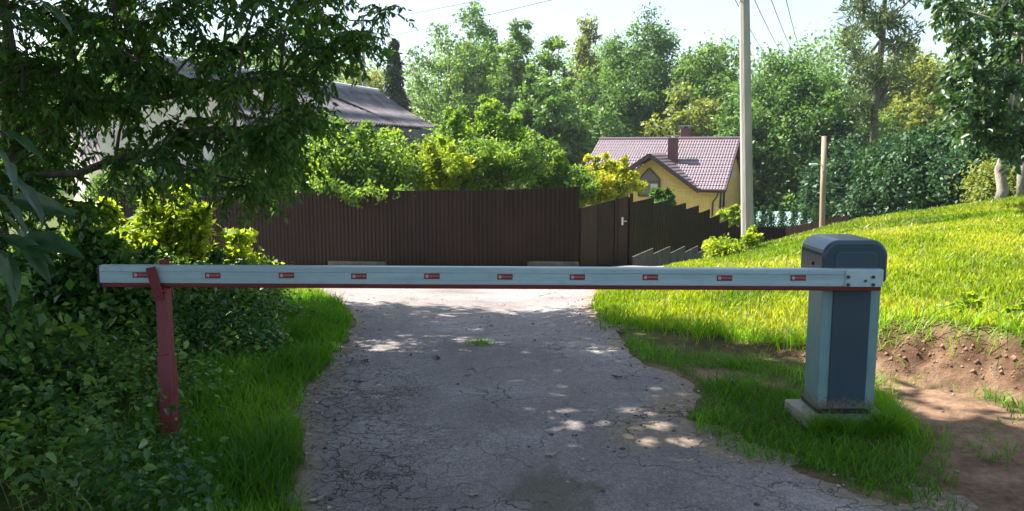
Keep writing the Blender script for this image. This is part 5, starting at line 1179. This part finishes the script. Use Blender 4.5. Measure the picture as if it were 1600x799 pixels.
C_ = np.c_[np.repeat(x, k) + lx, np.repeat(y, k) + ly, np.repeat(z_ground(x, y), k) + np.repeat(h_, k) * t_]
Ln = (.09 * (1.15 - .6 * t_)) * (.7 + .6 * rs.rand(n * k)) * .8; V, F_, q = leaves_geo(C_, np.c_[np.cos(an), np.sin(an), -.25 + .2 * rs.randn(n * k)], np.array([0, 0, 1.]) + .25 * rs.randn(n * k, 3), Ln, Ln * .42, 1, .25)
vv = np.clip(np.repeat(.35 + .5 * rs.rand(n), k) + .12 * rs.randn(n * k), 0, 1)
tag(mesh_np('nettles', V, F_, L_UNDER, fattr={'v': np.tile(vv, q)}), 'taller nettle stems standing up out of the shaded undergrowth', 'nettles', kind='stuff')
# dry straw and twigs near the post
x, y = scatter(2600, -4.2, -1.3, 3.0, 6.5, lambda x, y: infrust(x, y) * np.clip(.25 + 1.5 * vnoise(x, y, .7, 11), 0.03, 1)); n = len(x)
a = rs.rand(n) * 6.28; V, F_, q = leaves_geo(np.c_[x, y, z_ground(x, y) + .015 + .03 * rs.rand(n)], np.c_[np.cos(a), np.sin(a), .25 * rs.randn(n)], np.array([0, 0, 1.]) + .3 * rs.randn(n, 3), .06 + .18 * rs.rand(n), .003 + .004 * rs.rand(n))
tag(mesh_np('straw', V, F_, L_STRAW, fattr={'v': rs.rand(n)}), 'dry straw and dead stalks on bare soil around the catch post', 'straw', kind='stuff')
# gravel crumbs along road edge and on the broken asphalt
rs.seed(601)
x, y = scatter(60000, -4, 6, 2.6, 10, lambda x, y: np.clip(np.exp(-(road_sd(x, y) / .16) ** 2) * .55 + .5 * np.exp(-(sd(x, y, DIRTP) / .25) ** 2 * 1.0) * inside(x, y, ROAD) + .025 * inside(x, y, ROAD) + .05 * soil_mask(x, y) * (x > 0), 0, 1) * .42 * infrust(x, y)); n = len(x)
ico = np.array([[1,0,0],[-1,0,0],[0,1,0],[0,-1,0],[0,0,1],[0,0,-1]]) * .5; fo = np.array([[0,2,4],[2,1,4],[1,3,4],[3,0,4],[2,0,5],[1,2,5],[3,1,5],[0,3,5]])
sz = .005 + .016 * rs.rand(n) ** 3; V = (ico[None] * (1 + .5 * rs.rand(n, 6, 1)) * np.array([1, 1, .6])) * sz[:, None, None] * 1.3; a = rs.rand(n) * 6.28; ca, sa = np.cos(a), np.sin(a)
V = np.stack([V[..., 0] * ca[:, None] - V[..., 1] * sa[:, None], V[..., 0] * sa[:, None] + V[..., 1] * ca[:, None], V[..., 2]], -1) + np.c_[x, y, np.maximum(z_ground(x, y), np.where(road_sd(x, y) < .1, z_road(x, y), -9)) + sz * .2][:, None]
def gravelmat():
    m, nt, n_, l, p = newmat('gravel_stone'); a_ = N(n_, 'ShaderNodeAttribute', attribute_name='v'); r_ = ramp(n_, [(0, (.06,.05,.045)), (.6, (.2,.175,.16)), (1, (.42,.39,.36))]); l.new(a_.outputs['Fac'], r_.inputs[0]); l.new(r_.outputs[0], p.inputs['Base Color']); p.inputs['Roughness'].default_value = .9; return m
GM = gravelmat(); vv = rs.rand(n)
tag(mesh_np('gravel', V.reshape(-1, 3), [(fo[None] + np.arange(n)[:, None, None] * 6).reshape(-1, 3)], GM, fattr={'v': np.repeat(vv, 8)}), 'loose gravel crumbs along the broken edge of the asphalt', 'gravel', kind='stuff')
# clods on the eroded bank
x, y = scatter(26000, 1.2, 5.2, 3.4, 7.2, lambda x, y: np.exp(-((bank_d(x, y) + .14) / .12) ** 2) * sstep(1.0, 2.4, x) * infrust(x, y)); n = len(x)
sz = .005 + .022 * rs.rand(n) ** 6; V = ico[None] * (1 + .7 * rs.rand(n, 6, 1)) * sz[:, None, None] * 1.2 + np.c_[x, y, z_ground(x, y)][:, None]
def clodmat():
    m, nt, n_, l, p = newmat('earth_clods'); a_ = N(n_, 'ShaderNodeAttribute', attribute_name='v'); r_ = ramp(n_, [(0, (.07,.04,.028)), (1, (.26,.16,.1))]); l.new(a_.outputs['Fac'], r_.inputs[0]); l.new(r_.outputs[0], p.inputs['Base Color']); p.inputs['Roughness'].default_value = .95; return m
tag(mesh_np('clods', V.reshape(-1, 3), [(fo[None] + np.arange(n)[:, None, None] * 6).reshape(-1, 3)], clodmat(), fattr={'v': np.repeat(rs.rand(n), 8)}), 'crumbling brown clods on the face of the dirt bank', 'earth clods', kind='stuff')
# a few countable bits lying on the road
DEADL = surf('fallen_leaf', (.2,.17,.12), (.36,.32,.25), 20, .8, 0)
DARKL = surf('dark_debris', (.035,.025,.02), (.07,.055,.045), 20, .9, 0)
bits = [(862,717,.09,1,'pale dry leaf lying on the asphalt, right of the mossy stain'),(741,777,.075,1,'pale dry leaf at the near end of the mossy stain'),(731,589,.06,1,'small pale leaf in the middle of the road'),(541,740,.05,1,'small pale scrap near the cracked edge of the road'),(496,789,.09,1,'pale stone-like leaf at the grass edge nearest the viewer'),
        (684,563,.09,0,'dark crumpled leaf in the shaded middle of the road'),(642,557,.05,0,'small dark clod on the road short of the shade line'),(570,567,.07,0,'dark twig scrap on the cracked side of the road'),(560,599,.06,0,'dark scrap beside the cracked patch of road'),(968,526,.07,0,'dark lump at the road edge by the sunlit slope'),(964,591,.08,0,'dark lump on the road near the dirt patch'),(745,537,.0,2,'')]
for i, (px, py, s_, kind_, lab) in enumerate(bits):
    if kind_ == 2: continue
    rs.seed(700 + i); p = hit0(px, py); zr_ = float(z_road(p[0], p[1])); a = rs.rand() * 3.1; nk = 7; V = []
    for j in range(nk + 1):
        t = j / nk; w = s_ * .2 * math.sin(math.pi * min(max(t, .04), .96)) ; cxx = p[0] + math.cos(a) * s_ * (t - .5); cyy = p[1] + math.sin(a) * s_ * (t - .5); zz1_ = zr_ + .004 + .012 * abs(t - .5) * 2 * rs.rand()
        for q in (-1, 0, 1): V.append((cxx - math.sin(a) * w * q, cyy + math.cos(a) * w * q, zz1_ + .006 * abs(q) + .004 * rs.rand()))
    V = np.array(V); Vb = V - [0, 0, .0015]; Fq = [(j * 3 + k_, j * 3 + k_ + 1, j * 3 + 4 + k_, j * 3 + 3 + k_) for j in range(nk) for k_ in (0, 1)]
    m = MB(); m.add(V, Fq); m.add(Vb, [f[::-1] for f in Fq])
    tag(m.build('fallen_leaf', DEADL if kind_ else DARKL, None), lab, 'leaf' , 'scraps lying on the road')
p = hit0(750, 538); rs.seed(9); n = 160
tag(blades(p[0] + .06 * rs.randn(n), p[1] + .06 * rs.randn(n), .02 + .05 * rs.rand(n), np.full(n, .006), L_GRASSG, 'grass_tuft', .8, zf=z_road), 'small grass tuft growing out of a crack in the middle of the road', 'grass tuft')

# ------------------------------------------------------------------ thin summer haze
def hazebox():
    m = bpy.data.materials.new('haze'); m.use_nodes = True; n = m.node_tree.nodes; n.clear(); o = n.new('ShaderNodeOutputMaterial'); v = n.new('ShaderNodeVolumePrincipled')
    v.inputs['Color'].default_value = (.8, .9, 1, 1); v.inputs['Density'].default_value = .0003; v.inputs['Anisotropy'].default_value = .2
    m.node_tree.links.new(v.outputs[0], o.inputs['Volume'])
    b = MB().box((0, 62, 9), (300, 150, 36)).build('haze', m); tag(b, 'thin pale haze between the viewer and the far woods', 'haze', kind='stuff')
hazebox()
